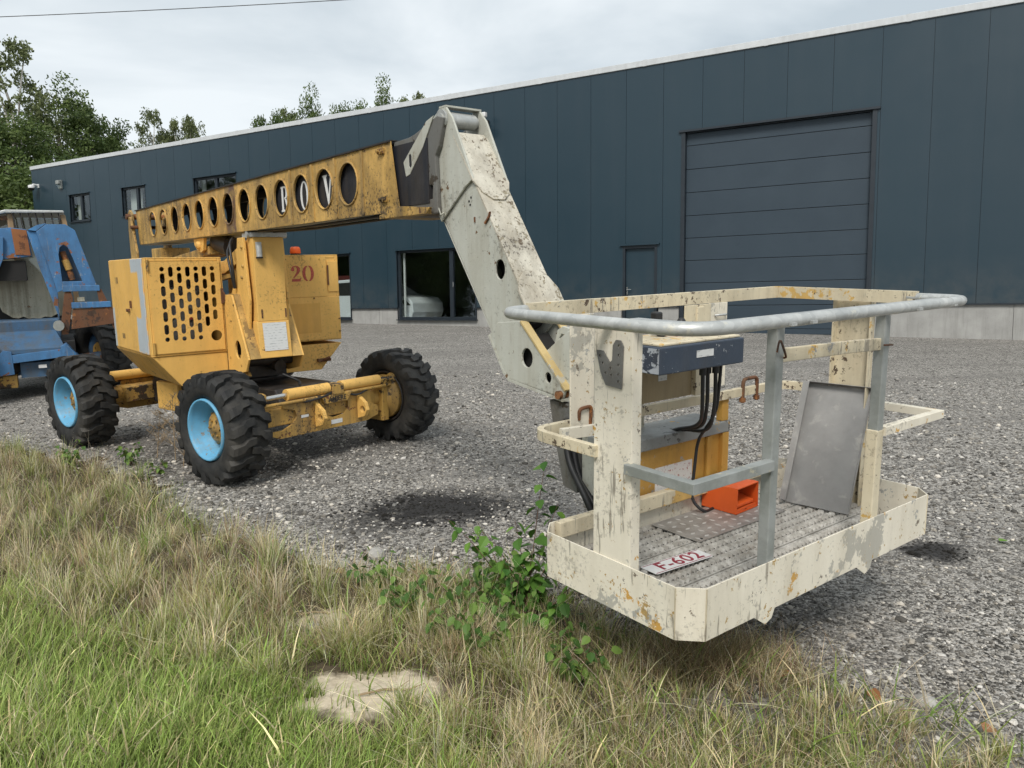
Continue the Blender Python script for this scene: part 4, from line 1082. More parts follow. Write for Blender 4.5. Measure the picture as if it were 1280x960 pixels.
for x in HX:                                            # rolled lip round each opening
    m = MB(); n_ = 28; rings = []
    for i in range(n_):
        a = 2 * math.pi * i / n_; ring = []
        for q in range(6):
            b_ = 2 * math.pi * q / 6; rr = 0.143 + 0.007 * math.cos(b_)
            ring.append((x + rr * math.cos(a), BY0 - 0.003 + 0.008 * math.sin(b_), zc + rr * math.sin(a)))
        rings.append(ring)
    rings.append(rings[0]); m.loft(rings, True, False); m.build('opening_lip', 'yellow_boom', boom)
for x in (1.915, 2.31, 2.69, 3.09): MB().box(x - 0.016, x + 0.016, BY0 - 0.006, BY0 - 0.0005, Z0 + 0.008, Z1 - 0.012).build('weld_rib', 'yellow_boom', boom)
m = MB(); m.box(1.5, 3.85, BY0 + 0.03, BY1 - 0.03, Z0 + 0.03, Z1 - 0.03); inn = m.build('inner_boom', 'inner_boom', boom)
m = MB(); m.box(-2.4, 1.4, 0.0, 0.06, 2.16, 2.22); m.box(-2.0, -1.55, -0.12, -0.05, 2.13, 2.25); m.box(-0.42, -0.2, -0.12, -0.05, 2.13, 2.27); m.box(-2.6, 1.4, 0.14, 0.2, 2.44, 2.5); m.build('hose_carrier', 'void', boom)
# painted letters on the inner boom, seen through the openings
def let(polys, x, z, s, w=1.0):
    mL = MB()
    for p in polys: mL.prism([(x + a * s * w, z + b * s) for a, b in p], BY0 + 0.0285, BY0 + 0.0298)
    mL.build('letter', 'letter_white', inn)
let([[(0, 0), (0.32, 0), (0.32, 0.06), (0.24, 0.10), (0.24, 0.9), (0.32, 0.94), (0.32, 1.0), (0, 1.0), (0, 0.94), (0.07, 0.9), (0.07, 0.1), (0, 0.06)],
     [(0.32, 1.0), (0.55, 0.98), (0.66, 0.85), (0.66, 0.68), (0.55, 0.53), (0.32, 0.50), (0.32, 0.55), (0.44, 0.58), (0.49, 0.70), (0.49, 0.82), (0.43, 0.92), (0.32, 0.95)],
     [(0.36, 0.50), (0.52, 0.50), (0.74, 0.05), (0.80, 0.0), (0.60, 0.0)]], 1.645, 2.225, 0.20)
ring_o = arc(0.36, 0.5, 0.36, 0.52, 0, RAD(359), 26); ring_i = arc(0.36, 0.5, 0.20, 0.46, 0, RAD(359), 26)
mL = MB(); mL.prism([(2.025 + a * 0.20, 2.215 + b * 0.21) for a, b in ring_o], BY0 + 0.0285, BY0 + 0.0298, holes=[[(2.025 + a * 0.20, 2.215 + b * 0.21) for a, b in ring_i]]); mL.build('letter', 'letter_white', inn)
let([[(0.0, 1.0), (0.36, 1.0), (0.36, 0.95), (0.28, 0.92), (0.44, 0.3), (0.60, 0.92), (0.52, 0.95), (0.52, 1.0), (0.78, 1.0), (0.78, 0.95), (0.68, 0.9), (0.44, -0.03), (0.38, -0.03), (0.08, 0.92), (0.0, 0.95)]], 2.425, 2.225, 0.21)
for (x, z) in ((3.36, 2.49), (3.37, 2.19)):
    m = MB(); m.box(x - 0.035, x + 0.04, BY0 - 0.014, BY0 - 0.001, z - 0.016, z + 0.016); m.cyl((x - 0.02, BY0 - 0.03, z), (x - 0.02, BY0 - 0.0135, z), 0.011, 8); m.cyl((x + 0.02, BY0 - 0.026, z - 0.004), (x + 0.02, BY0 - 0.0135, z - 0.004), 0.011, 8); m.build('adjuster_bolt', 'yellow_dirty', boom)
m = MB(); m.prism([(3.30, Z0 - 0.01), (3.30, Z0 - 0.035), (3.86, Z0 - 0.035), (3.90, Z0 - 0.0), (3.56, Z0 + 0.03)], BY0 - 0.004, BY0 + 0.02); m.box(3.32, 3.86, BY0 + 0.021, BY1, Z0 - 0.035, Z0 - 0.012); m.build('end_bracket', 'yellow_boom', boom, bevel=0.004)

# ---- knuckle and jib
JY0, JY1 = -0.085, 0.135
m = MB()
for y in (JY0 - 0.05, JY1 + 0.02):
    m.prism([(3.45, 2.535), (3.64, 2.54), (3.70, 2.55), (3.95, 2.62), (4.02, 2.60), (3.96, 2.45), (3.92, 2.4), (3.93, 2.07), (3.60, 2.07), (3.52, 2.12)], y, y + 0.03,
            holes=[[(3.71, 2.165), (3.875, 2.155), (3.885, 2.235), (3.72, 2.25)]])
m.box(3.52, 3.90, JY0 - 0.02, JY1 + 0.02, 2.07, 2.09)
kn = m.build('knuckle', 'knuckle_grey', lift, bevel=0.006)
m = MB(); m.prism([(3.60, 2.31), (3.575, 2.40), (3.85, 2.605), (3.93, 2.625), (3.80, 2.46), (3.645, 2.32)], JY0 - 0.058, JY0 - 0.0505, holes=[slot(3.655, 2.40, 0.03, 0.08)]); m.build('knuckle_cover', 'jib_grey', kn, bevel=0.003)
m = MB(); m.cyl((3.82, 0.02, 2.33), (4.15, 0.02, 1.95), 0.035, 14); m.cyl((3.82, -0.05, 2.33), (3.82, 0.09, 2.33), 0.05, 14); m.build('tilt_cylinder', 'jib_grey', kn)

jd = Vector((4.352 - 4.635, 0, 2.158 - 1.63)).normalized()
# head: side plates round the top pin
side = [(3.86, 2.62), (3.93, 2.665), (4.00, 2.665), (4.06, 2.60), (4.245, 2.24), (4.165, 2.20), (3.915, 2.02), (3.86, 2.10), (3.83, 2.3)]
m = MB()
for y in (JY0 - 0.018, JY1 + 0.004): m.prism(side, y, y + 0.014)
jib = m.build('jib_head', 'jib_grey', lift, bevel=0.004)
m = MB()
for y0, y1 in ((JY0 - 0.034, JY0 - 0.019), (JY1 + 0.019, JY1 + 0.034)): m.prism(circ(3.965, 2.60, 0.055, 20), y0, y1)
m.cyl((3.965, JY0 - 0.04, 2.60), (3.965, JY1 + 0.04, 2.60), 0.032, 18); m.cyl((3.965, JY0 + 0.02, 2.60), (3.965, JY1 - 0.02, 2.60), 0.046, 18)
m.build('pivot_pin', 'galv', jib)
m = MB(); m.prism([(3.93, 2.666), (4.00, 2.666), (4.0, 2.676), (3.93, 2.676)], JY0 - 0.018, JY1 + 0.018); m.box(3.99, 4.0, JY0, JY1, 2.50, 2.53); m.build('head_strap', 'jib_grey', jib)
# beam: near plate, far plate, top and under plates
top = [(4.03, 2.52), (4.66, 1.60)]
bot = [(3.89, 2.06), (4.375, 1.37)]
beam = [(4.05, 2.50), (4.645, 1.60), (4.66, 1.44), (4.46, 1.45), (4.375, 1.37), (3.90, 2.06)]
m = MB()
for y in (JY0, JY1 - 0.012): m.prism([(4.05, 2.49), (4.64, 1.60), (4.70, 1.48), (4.49, 1.30), (4.37, 1.385), (3.90, 2.07)], y, y + 0.012, holes=[circ(4.452, 1.735, 0.043, 18, 0.055)])
jb = m.build('jib_beam', 'jib_grey', lift, bevel=0.002)
m = MB(); m.tube([(4.05, 0.03, 2.25), (4.42, 0.03, 1.70), (4.6, 0.03, 1.42)], 0.05, 10); m.build('hose_bundle', 'void', jb)
n_up = Vector((jd.z, 0, -jd.x)) if jd.z > 0 else None
def strip(pts, y0, y1, th, name, mat, parent, wid=None):
    """plate following an (x, z) polyline, thickness along its outward normal; wid gives own (y0, y1) per point"""
    m = MB(); rings = []
    for i, (x, z) in enumerate(pts):
        a = Vector(pts[max(0, i - 1)]); c_ = Vector(pts[min(len(pts) - 1, i + 1)]); d_ = (c_ - a).normalized(); nn = Vector((-d_.y, d_.x))
        if nn.x < 0: nn = -nn
        w0, w1 = wid[i] if wid else (y0, y1)
        rings.append([(x, w0, z), (x, w1, z), (x + nn.x * th, w1, z + nn.y * th), (x + nn.x * th, w0, z + nn.y * th)])
    m.loft(rings, True, True, smooth=False); return m.build(name, mat, parent, bevel=0.002)
c0, c1 = JY0 - 0.002, JY1 + 0.002
strip([(4.035, 2.515), (4.645, 1.595)], c0, c1, 0.012, 'jib_top_plate', 'jib_top', jb)
ym = (c0 + c1) / 2
strip([(4.06, 2.495), (4.24, 2.225), (4.285, 2.155), (4.31, 2.12)], 0, 0, 0.012, 'doubler_plate', 'jib_top', jb, wid=[(c0 - 0.016, c1 + 0.016), (c0 - 0.018, c1 + 0.018), (c0 + 0.02, c1 - 0.02), (ym - 0.04, ym + 0.04)])
strip([(4.575, 1.72), (4.60, 1.685), (4.64, 1.62), (4.70, 1.525)], 0, 0, 0.014, 'doubler_plate', 'jib_top', jb, wid=[(ym - 0.05, ym + 0.05), (c0 + 0.01, c1 - 0.01), (c0 - 0.03, c1 + 0.03), (c0 - 0.03, c1 + 0.03)])
strip([(3.89, 2.05), (4.365, 1.37)], JY0 + 0.003, JY1 - 0.003, 0.008, 'jib_under_plate', 'jib_grey', jb)
# welded doubler on the near side of the head (the pointed plate)
m = MB()
for (x, z) in ((4.18, 2.12), (4.20, 2.14), (4.19, 2.10)): m.cyl((x, JY0 - 0.002, z), (x, JY0 + 0.004, z), 0.007, 8)
m.build('small_hole', 'void', jb)
m = MB(); m.tube([(3.90, JY0 - 0.022, 2.17), (3.885, JY0 - 0.04, 2.18), (3.945, JY0 - 0.04, 2.06), (3.955, JY0 - 0.022, 2.07)], 0.006, 6); m.build('hose_clip', 'jib_grey', jb)
m = MB(); m.prism([(4.23, 2.0), (4.237, 2.0), (4.237, 2.03), (4.23, 2.03)], JY0 - 0.008, JY0 - 0.0005); m.build('weld_tab', 'rust', jb)
m = MB(); m.prism([(4.335, 1.985), (4.375, 2.02), (4.385, 2.05), (4.377, 2.05), (4.367, 2.025), (4.33, 1.993)], JY0 - 0.012, JY0 - 0.0005); m.build('weld_tab', 'rust', jb)
# wider foot section
foot = [(4.655, 1.475), (4.46, 1.455), (4.375, 1.375), (4.50, 1.172), (4.545, 1.135), (4.86, 1.10), (4.985, 1.078), (5.00, 1.12)]
m = MB()
for y in (JY0 - 0.03, JY1 + 0.016): m.prism([(4.655, 1.46), (4.46, 1.447), (4.382, 1.375), (4.505, 1.180), (4.55, 1.142), (4.985, 1.083), (5.00, 1.12)], y, y + 0.014, holes=[circ(4.705, 1.268, 0.045, 18, 0.052), circ(4.872, 1.178, 0.024, 14, 0.028)])
ft = m.build('jib_foot', 'jib_grey', lift, bevel=0.003)
strip([(4.655, 1.455), (5.00, 1.12)], JY0 - 0.036, JY0 + 0.012, 0.014, 'foot_top_plate', 'strip_yellow', ft)
strip([(4.655, 1.455), (5.00, 1.12)], JY1 - 0.012, JY1 + 0.036, 0.014, 'foot_top_plate', 'strip_yellow', ft)
m = MB(); rings = []
m.prism([(4.37, 1.37), (4.50, 1.165), (4.545, 1.127), (4.985, 1.065), (4.985, 1.08), (4.55, 1.141), (4.505, 1.179), (4.382, 1.375)], JY0 - 0.034, JY1 + 0.034); m.build('foot_under_plate', 'jib_grey', ft)
m = MB(); m.cyl((4.965, JY0 - 0.05, 1.10), (4.965, JY1 + 0.05, 1.10), 0.022, 14); m.build('pin', 'rust', ft)
m = MB(); m.prism([(4.55, 1.2), (4.75, 1.12), (4.86, 1.15), (4.62, 1.38)], JY0 + 0.02, JY1 - 0.02); m.build('inner_web', 'void', ft)
# levelling head between jib and basket
m = MB()
m.prism([(4.80, 1.30), (4.98, 1.42), (5.10, 1.42), (5.16, 1.30), (5.10, 1.08), (4.97, 1.06)], JY0 + 0.01, JY0 + 0.035, holes=[slot(5.03, 1.33, 0.09, 0.05)] if False else [])
m.prism([(4.80, 1.30), (4.98, 1.42), (5.10, 1.42), (5.16, 1.30), (5.10, 1.08), (4.97, 1.06)], JY1 - 0.035, JY1 - 0.01)
m.box(5.12, 5.28, JY0 - 0.03, JY1 + 0.03, 0.62, 1.30)
m.prism([(4.83, 1.33), (4.86, 1.42), (4.90, 1.44), (5.02, 1.42), (5.06, 1.38), (5.06, 1.25), (4.95, 1.20)], JY0 + 0.05, JY0 + 0.07, holes=[[(4.89, 1.35), (4.99, 1.34), (5.01, 1.365), (4.99, 1.39), (4.89, 1.40), (4.87, 1.375)]])
lv = m.build('levelling_head', 'jib_grey', lift, bevel=0.006)
m = MB(); m.prism([(4.86, 1.06), (5.02, 1.05), (5.06, 0.85), (5.06, 0.60), (4.96, 0.62), (4.90, 0.85)], JY0 - 0.01, JY0 + 0.03); m.cyl((4.98, 0.03, 1.05), (5.05, 0.03, 0.65), 0.05, 14); m.build('levelling_cylinder', 'knuckle_grey', lv)
m = MB(); m.tube(round_path([(5.0, JY0 - 0.02, 0.98), (5.03, JY0 - 0.05, 0.78), (5.20, JY0 - 0.08, 0.62), (5.25, JY0 - 0.05, 0.48)], 0.1), 0.018, 8); m.tube(round_path([(5.02, JY0, 0.98), (5.06, JY0 - 0.02, 0.72), (5.24, JY0 - 0.04, 0.55), (5.3, JY0, 0.42)], 0.1), 0.018, 8); m.build('hose', 'black', lv)

# ---- hoses, decals and small fittings
for (pts, r0) in (([(0.62, -0.21, 1.60), (0.66, -0.235, 1.80), (0.58, -0.22, 2.0), (0.40, -0.12, 2.07)], 0.013), ([(0.60, -0.21, 1.60), (0.63, -0.24, 1.74), (0.52, -0.23, 1.92), (0.30, -0.10, 2.06)], 0.012),
                  ([(0.95, 0.06, 0.80), (1.10, 0.16, 0.74), (1.22, 0.10, 0.72)], 0.012)):
    MB().tube(round_path(pts, 0.08), r0, 8).build('hydraulic_hose', 'black', lift)
for (y0, z0) in ((-0.12, 2.098), (0.02, 2.096)): MB().tube([(1.05, y0, z0), (1.9, y0 + 0.01, z0 - 0.012), (2.8, y0, z0 - 0.006), (3.4, y0, z0)], 0.011, 6).build('hydraulic_hose', 'black', boom)
MB(CM).tube(round_path([(1.30, -0.30, 0.64), (1.43, -0.26, 0.58), (1.44, -0.05, 0.60), (1.42, 0.12, 0.64)], 0.06), 0.010, 8).build('hydraulic_hose', 'black', lift)
MB(CM).tube(round_path([(1.36, 0.20, 0.62), (1.45, 0.34, 0.56), (1.42, 0.52, 0.60)], 0.06), 0.010, 8).build('hydraulic_hose', 'black', lift)
for (x, z, w, h) in ((-0.72, 1.66, 0.12, 0.06), (-0.60, 1.12, 0.10, 0.05)): MB().box(x, x + w, -0.9405, -0.9385, z, z + h).build('decal', 'yellow_boom', cabL)
for (y, z) in ((0.36, 1.86), (0.72, 1.86), (0.55, 1.05), (0.32, 1.3)):
    MB().cyl((0.4475, y, z), (0.4525, y, z), 0.009, 8).build('bolt', 'yellow_dirty', cabR)
for (x, z) in ((0.70, 1.45), (0.60, 1.30), (0.52, 0.95), (0.80, 0.90)):
    MB().cyl((x, -0.270, z), (x, -0.264, z), 0.012, 8).build('bolt', 'yellow_dirty', tw)

# ------------------------------------------------------------------ work basket (part of the lift)
# local frame: X along the long side to the right, Y towards the jib, Z up from the toe board's lower edge
BW = YM @ (T(0.594, 2.459, 0.445) @ Rz(0.651) @ Matrix.Rotation(0.023, 4, 'X') @ Matrix.Rotation(-0.008, 4, 'Y'))
BK = LM.inverted() @ BW
BL, BWD, CH, TH_ = 1.762, 0.838, 0.075, 0.197


def oct_ring(e, c=CH):
    return [(c - e * 0.4, -e), (BL - c + e * 0.4, -e), (BL + e, c - e * 0.4), (BL + e, BWD - c + e * 0.4), (BL - c + e * 0.4, BWD + e), (c - e * 0.4, BWD + e), (-e, BWD - c + e * 0.4), (-e, c - e * 0.4)]


m = MB(BK); m.prism(oct_ring(0), 0.0, TH_, 'z', holes=[oct_ring(-0.005)])
# two little skid feet hanging from the front lower edge
for x in (0.44, 1.16): m.prism([(x - 0.09, 0.004), (x + 0.05, 0.004), (x + 0.03, -0.035), (x - 0.01, -0.05), (x - 0.04, -0.03)], 0.0008, 0.005)
bk = m.build('basket_toe_board', 'cream', lift, bevel=0.0015)
m = MB(BK)
inr = oct_ring(-0.006)
m.prism(inr, 0.004, 0.012, 'z'); m.build('basket_underside', 'steel_dark', bk)
# weld seams at the folded corners
m = MB(BK)
for (p, q) in (oct_ring(0)[7], oct_ring(0)[0], oct_ring(0)[1]): m.cyl((p, q, 0.003), (p, q, TH_ - 0.002), 0.0028, 6)
m.build('corner_seam', 'cream_worn', bk)
# inner edge strip at the back
m = MB(BK); m.box(0.10, BL - 0.1, BWD - 0.045, BWD - 0.006, 0.13, 0.20); m.build('back_kerb', 'cream_worn', bk, bevel=0.004)

# tread planks: three long strips with rows of raised serrated louvres
zf = 0.040
planks = [(0.012, 0.27), (0.278, 0.545), (0.553, 0.826)]
for (y0, y1) in planks:
    c0_ = CH * 1.1 if y0 < 0.1 or y1 > 0.75 else 0.01
    m = MB(BK); m.box(c0_, BL - c0_, y0, y1, zf - 0.012, zf)
    m.box(c0_, BL - c0_, y0, y0 + 0.010, zf, zf + 0.006); m.box(c0_, BL - c0_, y1 - 0.010, y1, zf, zf + 0.006)
    pk = m.build('tread_plank', 'tread', bk)
    m = MB(BK); k = 0; n_rows = 5
    for r in range(n_rows):
        yy = y0 + 0.03 + (y1 - y0 - 0.06) * r / (n_rows - 1); x = c0_ + 0.02 + (0.014 if r % 2 else 0)
        while x < BL - c0_ - 0.03:
            m.add([(x, yy - 0.019, zf), (x + 0.021, yy - 0.015, zf), (x + 0.021, yy + 0.015, zf), (x, yy + 0.019, zf), (x + 0.016, yy - 0.013, zf + 0.014), (x + 0.016, yy + 0.013, zf + 0.014)],
                  [(0, 1, 4), (1, 2, 5, 4), (2, 3, 5), (0, 4, 5, 3)])
            x += 0.030
    m.build('raised_louvres', 'tread', pk)['kind'] = 'stuff'
    m = MB(BK)
    for r in range(n_rows):
        yy = y0 + 0.03 + (y1 - y0 - 0.06) * r / (n_rows - 1); x = c0_ + 0.02 + (0.014 if r % 2 else 0)
        while x < BL - c0_ - 0.03:
            m.add([(x + 0.0185, yy - 0.016, zf + 0.0007), (x + 0.0295, yy - 0.016, zf + 0.0007), (x + 0.0295, yy + 0.016, zf + 0.0007), (x + 0.0185, yy + 0.016, zf + 0.0007)], [(0, 1, 2, 3)])
            x += 0.030
    m.build('louvre_openings', 'void', pk)['kind'] = 'stuff'

# posts
def post(name, x0, x1, y0, y1, z0, z1, mat):
    return MB(BK).box(x0, x1, y0, y1, z0, z1).build(name, mat, bk, bevel=0.004)


m = MB(BK); m.box(0.0055, 0.0105, 0.298, 0.492, 0.02, 1.09); m.box(0.0105, 0.055, 0.298, 0.304, 0.02, 1.09); m.box(0.0105, 0.055, 0.486, 0.492, 0.02, 1.09); m.build('wide_post', 'cream', bk, bevel=0.0015)
m = MB(BK); m.box(BL - 0.0105, BL - 0.0055, 0.345, 0.545, 0.02, 1.09); m.box(BL - 0.05, BL - 0.0106, 0.345, 0.351, 0.02, 1.09); m.box(BL - 0.05, BL - 0.0106, 0.539, 0.545, 0.02, 1.09); m.build('wide_post', 'cream_worn', bk, bevel=0.0015)
m = MB(BK); m.prism([(0.011, 0.045), (0.12, 0.045), (0.07, 0.10), (0.055, 0.20), (0.011, 0.20)], 0.305, 0.311); m.build('post_gusset', 'cream_worn', bk)
post('front_post', 0.428, 0.473, 0.006, 0.05, 0.02, 1.085, 'galv_paint')
post('front_post', 1.185, 1.23, 0.006, 0.05, 0.215, 1.085, 'galv_paint')
post('front_post_sleeve', 1.180, 1.235, 0.005, 0.055, 0.02, 0.58, 'cream_worn')
post('back_post', 0.185, 0.325, BWD - 0.012, BWD - 0.004, 0.585, 1.08, 'cream')

# top guard rail: inner flat bar and the stout galvanised bumper tube outside it
zr = 1.11
e = 0.11; er = -0.075; el = 0.17
ring = [(-el, BWD + 0.03, zr), (-el, -e, zr), (BL + er, -e, zr), (BL + er, 0.16, zr)]
rp = round_path([(0.15, BWD + 0.02, zr)] + ring, 0.17, 10)
MB(BK).tube(rp, 0.0215, 16).build('bumper_rail', 'galv', bk)
inner = round_path([(0.012, 0.30, zr - 0.008), (0.012, 0.02, zr - 0.008), (BL - 0.06, 0.02, zr - 0.008)], 0.16, 8)
MB(BK).tube(inner, 0, section=(0.045, 0.02)).build('inner_rail', 'galv', bk)
for (x, y) in ((0.30, -0.06), (0.42, -0.06), (1.17, -0.06), (1.5, -0.05)): MB(BK).box(x - 0.015, x + 0.015, y - 0.08, y + 0.075, zr - 0.014, zr - 0.004).build('rail_bridge', 'galv', bk)
for (x, y) in ((-0.06, 0.40),): MB(BK).box(x - 0.085, x + 0.085, y - 0.02, y + 0.02, zr - 0.014, zr - 0.004).build('rail_bridge', 'galv', bk)
back = round_path([(-0.02, BWD + 0.012, zr), (0.40, BWD + 0.012, zr), (BL - 0.1, BWD + 0.012, zr), (BL + er, BWD + 0.012, zr), (BL + er - 0.003, 0.12, zr)], 0.16, 7)
MB(BK).tube(back, 0, section=(0.035, 0.058)).build('back_rail', 'cream_worn', bk, bevel=0.003)

# middle rails
zm = 0.605
pth = round_path([(0.002, 0.47, zm - 0.005), (-0.012, BWD + 0.005, zm), (0.52, BWD + 0.012, zm), (BL + 0.02, BWD + 0.012, zm - 0.005), (BL + 0.02, BWD - 0.25, zm - 0.005)], 0.10, 7)
MB(BK).tube(pth, 0, section=(0.028, 0.045)).build('middle_rail', 'cream_worn', bk, bevel=0.002)
MB(BK).tube([(0.09, BWD - 0.06, zm - 0.01), (0.30, BWD - 0.10, zm - 0.01)], 0, section=(0.028, 0.045)).build('middle_rail_brace', 'cream', bk)
MB(BK).tube([(-0.001, 0.31, zm - 0.035), (-0.001, 0.012, zm - 0.035), (0.428, 0.012, zm - 0.035)], 0, section=(0.038, 0.038)).build('corner_rail', 'galv_paint', bk, bevel=0.002)
MB(BK).tube([(1.235, 0.014, zm - 0.035), (BL - 0.004, 0.014, zm - 0.035), (BL - 0.004, 0.35, zm - 0.035)], 0, section=(0.036, 0.038)).build('corner_rail', 'cream', bk, bevel=0.002)
m = MB(BK); m.tube([(0.473, 0.03, 0.965), (0.6, 0.028, 0.962), (0.95, 0.028, 0.955), (1.2, 0.03, 0.945)], 0, section=(0.022, 0.05)); m.build('drop_bar', 'cream_worn', bk, bevel=0.003)
m = MB(BK); m.tube(round_path([(0.42, 0.0, 0.985), (0.41, -0.015, 1.04), (0.44, -0.02, 0.98), (0.48, 0.0, 0.955), (0.45, 0.055, 0.97), (0.50, 0.05, 0.94)], 0.03), 0.004, 6); m.build('tie_wire', 'rust', bk); m = MB(BK); m.tube([(1.175, 0.0, 0.945), (1.245, 0.0, 0.94), (1.245, 0.06, 0.94)], 0.004, 6); m.build('tie_wire', 'rust', bk)
# drilled hanger plate on the wide post
hp = [(0.475, 0.985), (0.452, 0.905), (0.425, 0.86), (0.345, 0.855), (0.338, 1.01), (0.352, 1.03), (0.375, 1.03), (0.39, 1.01), (0.393, 0.955), (0.405, 0.945), (0.44, 0.985)]
hs = [circ(a, c_, 0.006, 8) for a, c_ in ((0.36, 1.01), (0.36, 0.975), (0.36, 0.94), (0.36, 0.905), (0.36, 0.88), (0.395, 0.90), (0.425, 0.905), (0.44, 0.94), (0.455, 0.965), (0.40, 0.925))]
MB(BK).prism(hp, -0.002, 0.003, 'x', holes=hs).build('hanger_plate', 'knuckle_grey', bk)

# back panels and control console
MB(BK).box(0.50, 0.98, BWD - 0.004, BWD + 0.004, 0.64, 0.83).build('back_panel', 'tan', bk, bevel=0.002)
MB(BK).box(0.98, 1.03, BWD - 0.03, BWD + 0.01, 0.64, 1.07).build('console_post', 'cream_worn', bk, bevel=0.003)
MB(BK).box(1.031, 1.09, BWD - 0.01, BWD + 0.0, 0.66, 1.07).build('conduit_plate', 'galv', bk, bevel=0.002)
MB(BK).box(1.091, 1.23, BWD - 0.012, BWD - 0.004, 0.66, 1.08).build('console_back_plate', 'cream', bk, bevel=0.002)
MB(BK).box(0.90, 1.09, BWD - 0.022, BWD - 0.013, 0.95, 1.08).build('console_back_plate', 'cream_worn', bk, bevel=0.002)
MB(BK).box(0.74, 0.80, BWD - 0.006, BWD - 0.0042, 0.735, 0.765).build('small_label', 'label', bk)
m = MB(BK); m.tube(round_path([(1.13, BWD - 0.014, 1.02), (1.14, BWD - 0.03, 1.022), (1.20, BWD - 0.03, 1.022), (1.21, BWD - 0.014, 1.02)], 0.01), 0.006, 6); m.build('grab_handle', 'galv', bk)
m = MB(BK); m.box(0.375, 0.925, 0.50, 0.82, 0.842, 0.955)
cn = m.build('control_console', 'console', bk, bevel=0.006)
MB(BK).box(0.3725, 0.3745, 0.505, 0.815, 0.847, 0.95).build('console_end', 'console_end', cn)
MB(BK).box(0.40, 0.92, 0.52, 0.81, 0.9555, 0.966).build('console_top', 'cream_worn', cn, bevel=0.003)
MB(BK).box(0.60, 0.71, 0.4975, 0.4995, 0.895, 0.925).build('maker_label', 'label', cn)
m = MB(BK); m.cyl((0.62, 0.70, 0.966), (0.60, 0.72, 1.00), 0.02, 12); m.box(0.575, 0.615, 0.70, 0.74, 0.99, 1.075, M=I4); m.build('joystick', 'black', cn, bevel=0.008)
m = MB(BK); m.cyl((0.73, 0.70, 0.966), (0.735, 0.70, 1.01), 0.007, 8); m.lathe([(-0.02, 0.006), (-0.012, 0.018), (0.004, 0.022), (0.018, 0.014), (0.022, 0.003)], 14, 'z', M=T(0.735, 0.70, 1.02)); m.build('ball_lever', 'black', cn)
MB(BK).box(0.66, 0.72, 0.66, 0.74, 0.9665, 0.980).build('emergency_stop', 'letter_red', cn)
for x in (0.86, 0.895, 0.83, 0.905):
    m = MB(BK); y_ = 0.74 if x in (0.83, 0.895) else 0.66
    m.cyl((x, y_, 0.966), (x, y_, 0.976), 0.009, 8); m.cyl((x, y_, 0.976), (x, y_ - 0.004, 1.0), 0.0035, 6); m.build('toggle_switch', 'galv', cn)
# cables under the console
for i, (x, y, xb, yb) in enumerate(((0.77, 0.60, 0.92, 0.80), (0.83, 0.62, 0.94, 0.81), (0.86, 0.60, 0.95, 0.79))):
    m = MB(BK); m.cyl((x, y, 0.854), (x, y, 0.79), 0.016, 10); m.tube(round_path([(x, y, 0.80), (x + 0.005, y, 0.66), ((x + xb) / 2 + 0.05, (y + yb) / 2, 0.52 - 0.02 * i), (xb, yb + 0.08, 0.47), (xb, yb + 0.18, 0.40)], 0.12, 8), 0.009, 8); m.build('cable', 'black', cn)
m = MB(BK); m.tube(round_path([(0.90, 0.60, 0.86), (0.905, 0.62, 0.60), (0.985, 0.79, 0.42), (0.97, 0.79, 0.30), (0.96, 0.80, 0.12), (0.99, 0.74, 0.06), (1.10, 0.76, 0.06)], 0.08, 6), 0.008, 8); m.build('pedal_cable', 'black', cn)
# rusty shackles on the middle rail
m = MB(BK); x0, x1 = 1.40, 1.52
m.tube(round_path([(x0, BWD, zm - 0.06), (x0, BWD, zm + 0.065), (x1, BWD, zm + 0.065), (x1, BWD, zm - 0.06)], 0.03), 0.010, 8); m.cyl((x0, BWD, zm - 0.055), (x0, BWD, zm - 0.035), 0.018, 6); m.cyl((x1, BWD, zm - 0.055), (x1, BWD, zm - 0.035), 0.018, 6); m.build('shackle', 'rust', bk)
MB(BK).tube(round_path([(0.235, BWD - 0.01, zm + 0.02), (0.23, BWD - 0.02, zm + 0.07), (0.30, BWD - 0.02, zm + 0.075), (0.30, BWD - 0.01, zm - 0.03)], 0.02), 0.008, 8).build('shackle', 'rust', bk)
# yellow mounting box behind the basket
m = MB(BK); m.box(0.54, 1.28, BWD + 0.030, BWD + 0.036, 0.03, 0.40); mt = m.build('mount_box', 'yellow_worn', lift, bevel=0.003)
MB(BK).box(0.52, 1.31, BWD + 0.004, BWD + 0.24, 0.405, 0.465).build('mount_top', 'grey_worn', mt, bevel=0.006)
for (x0, x1, y0, y1, z0, z1) in ((1.255, 1.305, 0.006, 0.05, 0.0, 0.404), (0.515, 0.565, 0.006, 0.05, 0.0, 0.404), (1.25, 1.30, 0.01, 0.05, 0.466, 0.60), (1.14, 1.17, 0.012, 0.0295, 0.05, 0.40)): MB(BK).box(x0, x1, BWD + y0, BWD + y1, z0, z1).build('mount_post', 'yellow_worn', mt, bevel=0.003)
MB(BK).box(0.77, 1.04, BWD + 0.0255, BWD + 0.0295, 0.17, 0.30).build('warning_label', 'label_red', mt)
m = MB(BK); m.box(0.6, 1.25, BWD + 0.037, BWD + 0.25, 0.0, 0.40); m.build('mount_core', 'steel_dark', mt)
m = MB(BK); m.cyl((0.93, BWD + 0.16, -0.05), (0.93, BWD + 0.16, 0.404), 0.07, 18); m.build('rotator', 'knuckle_grey', mt)

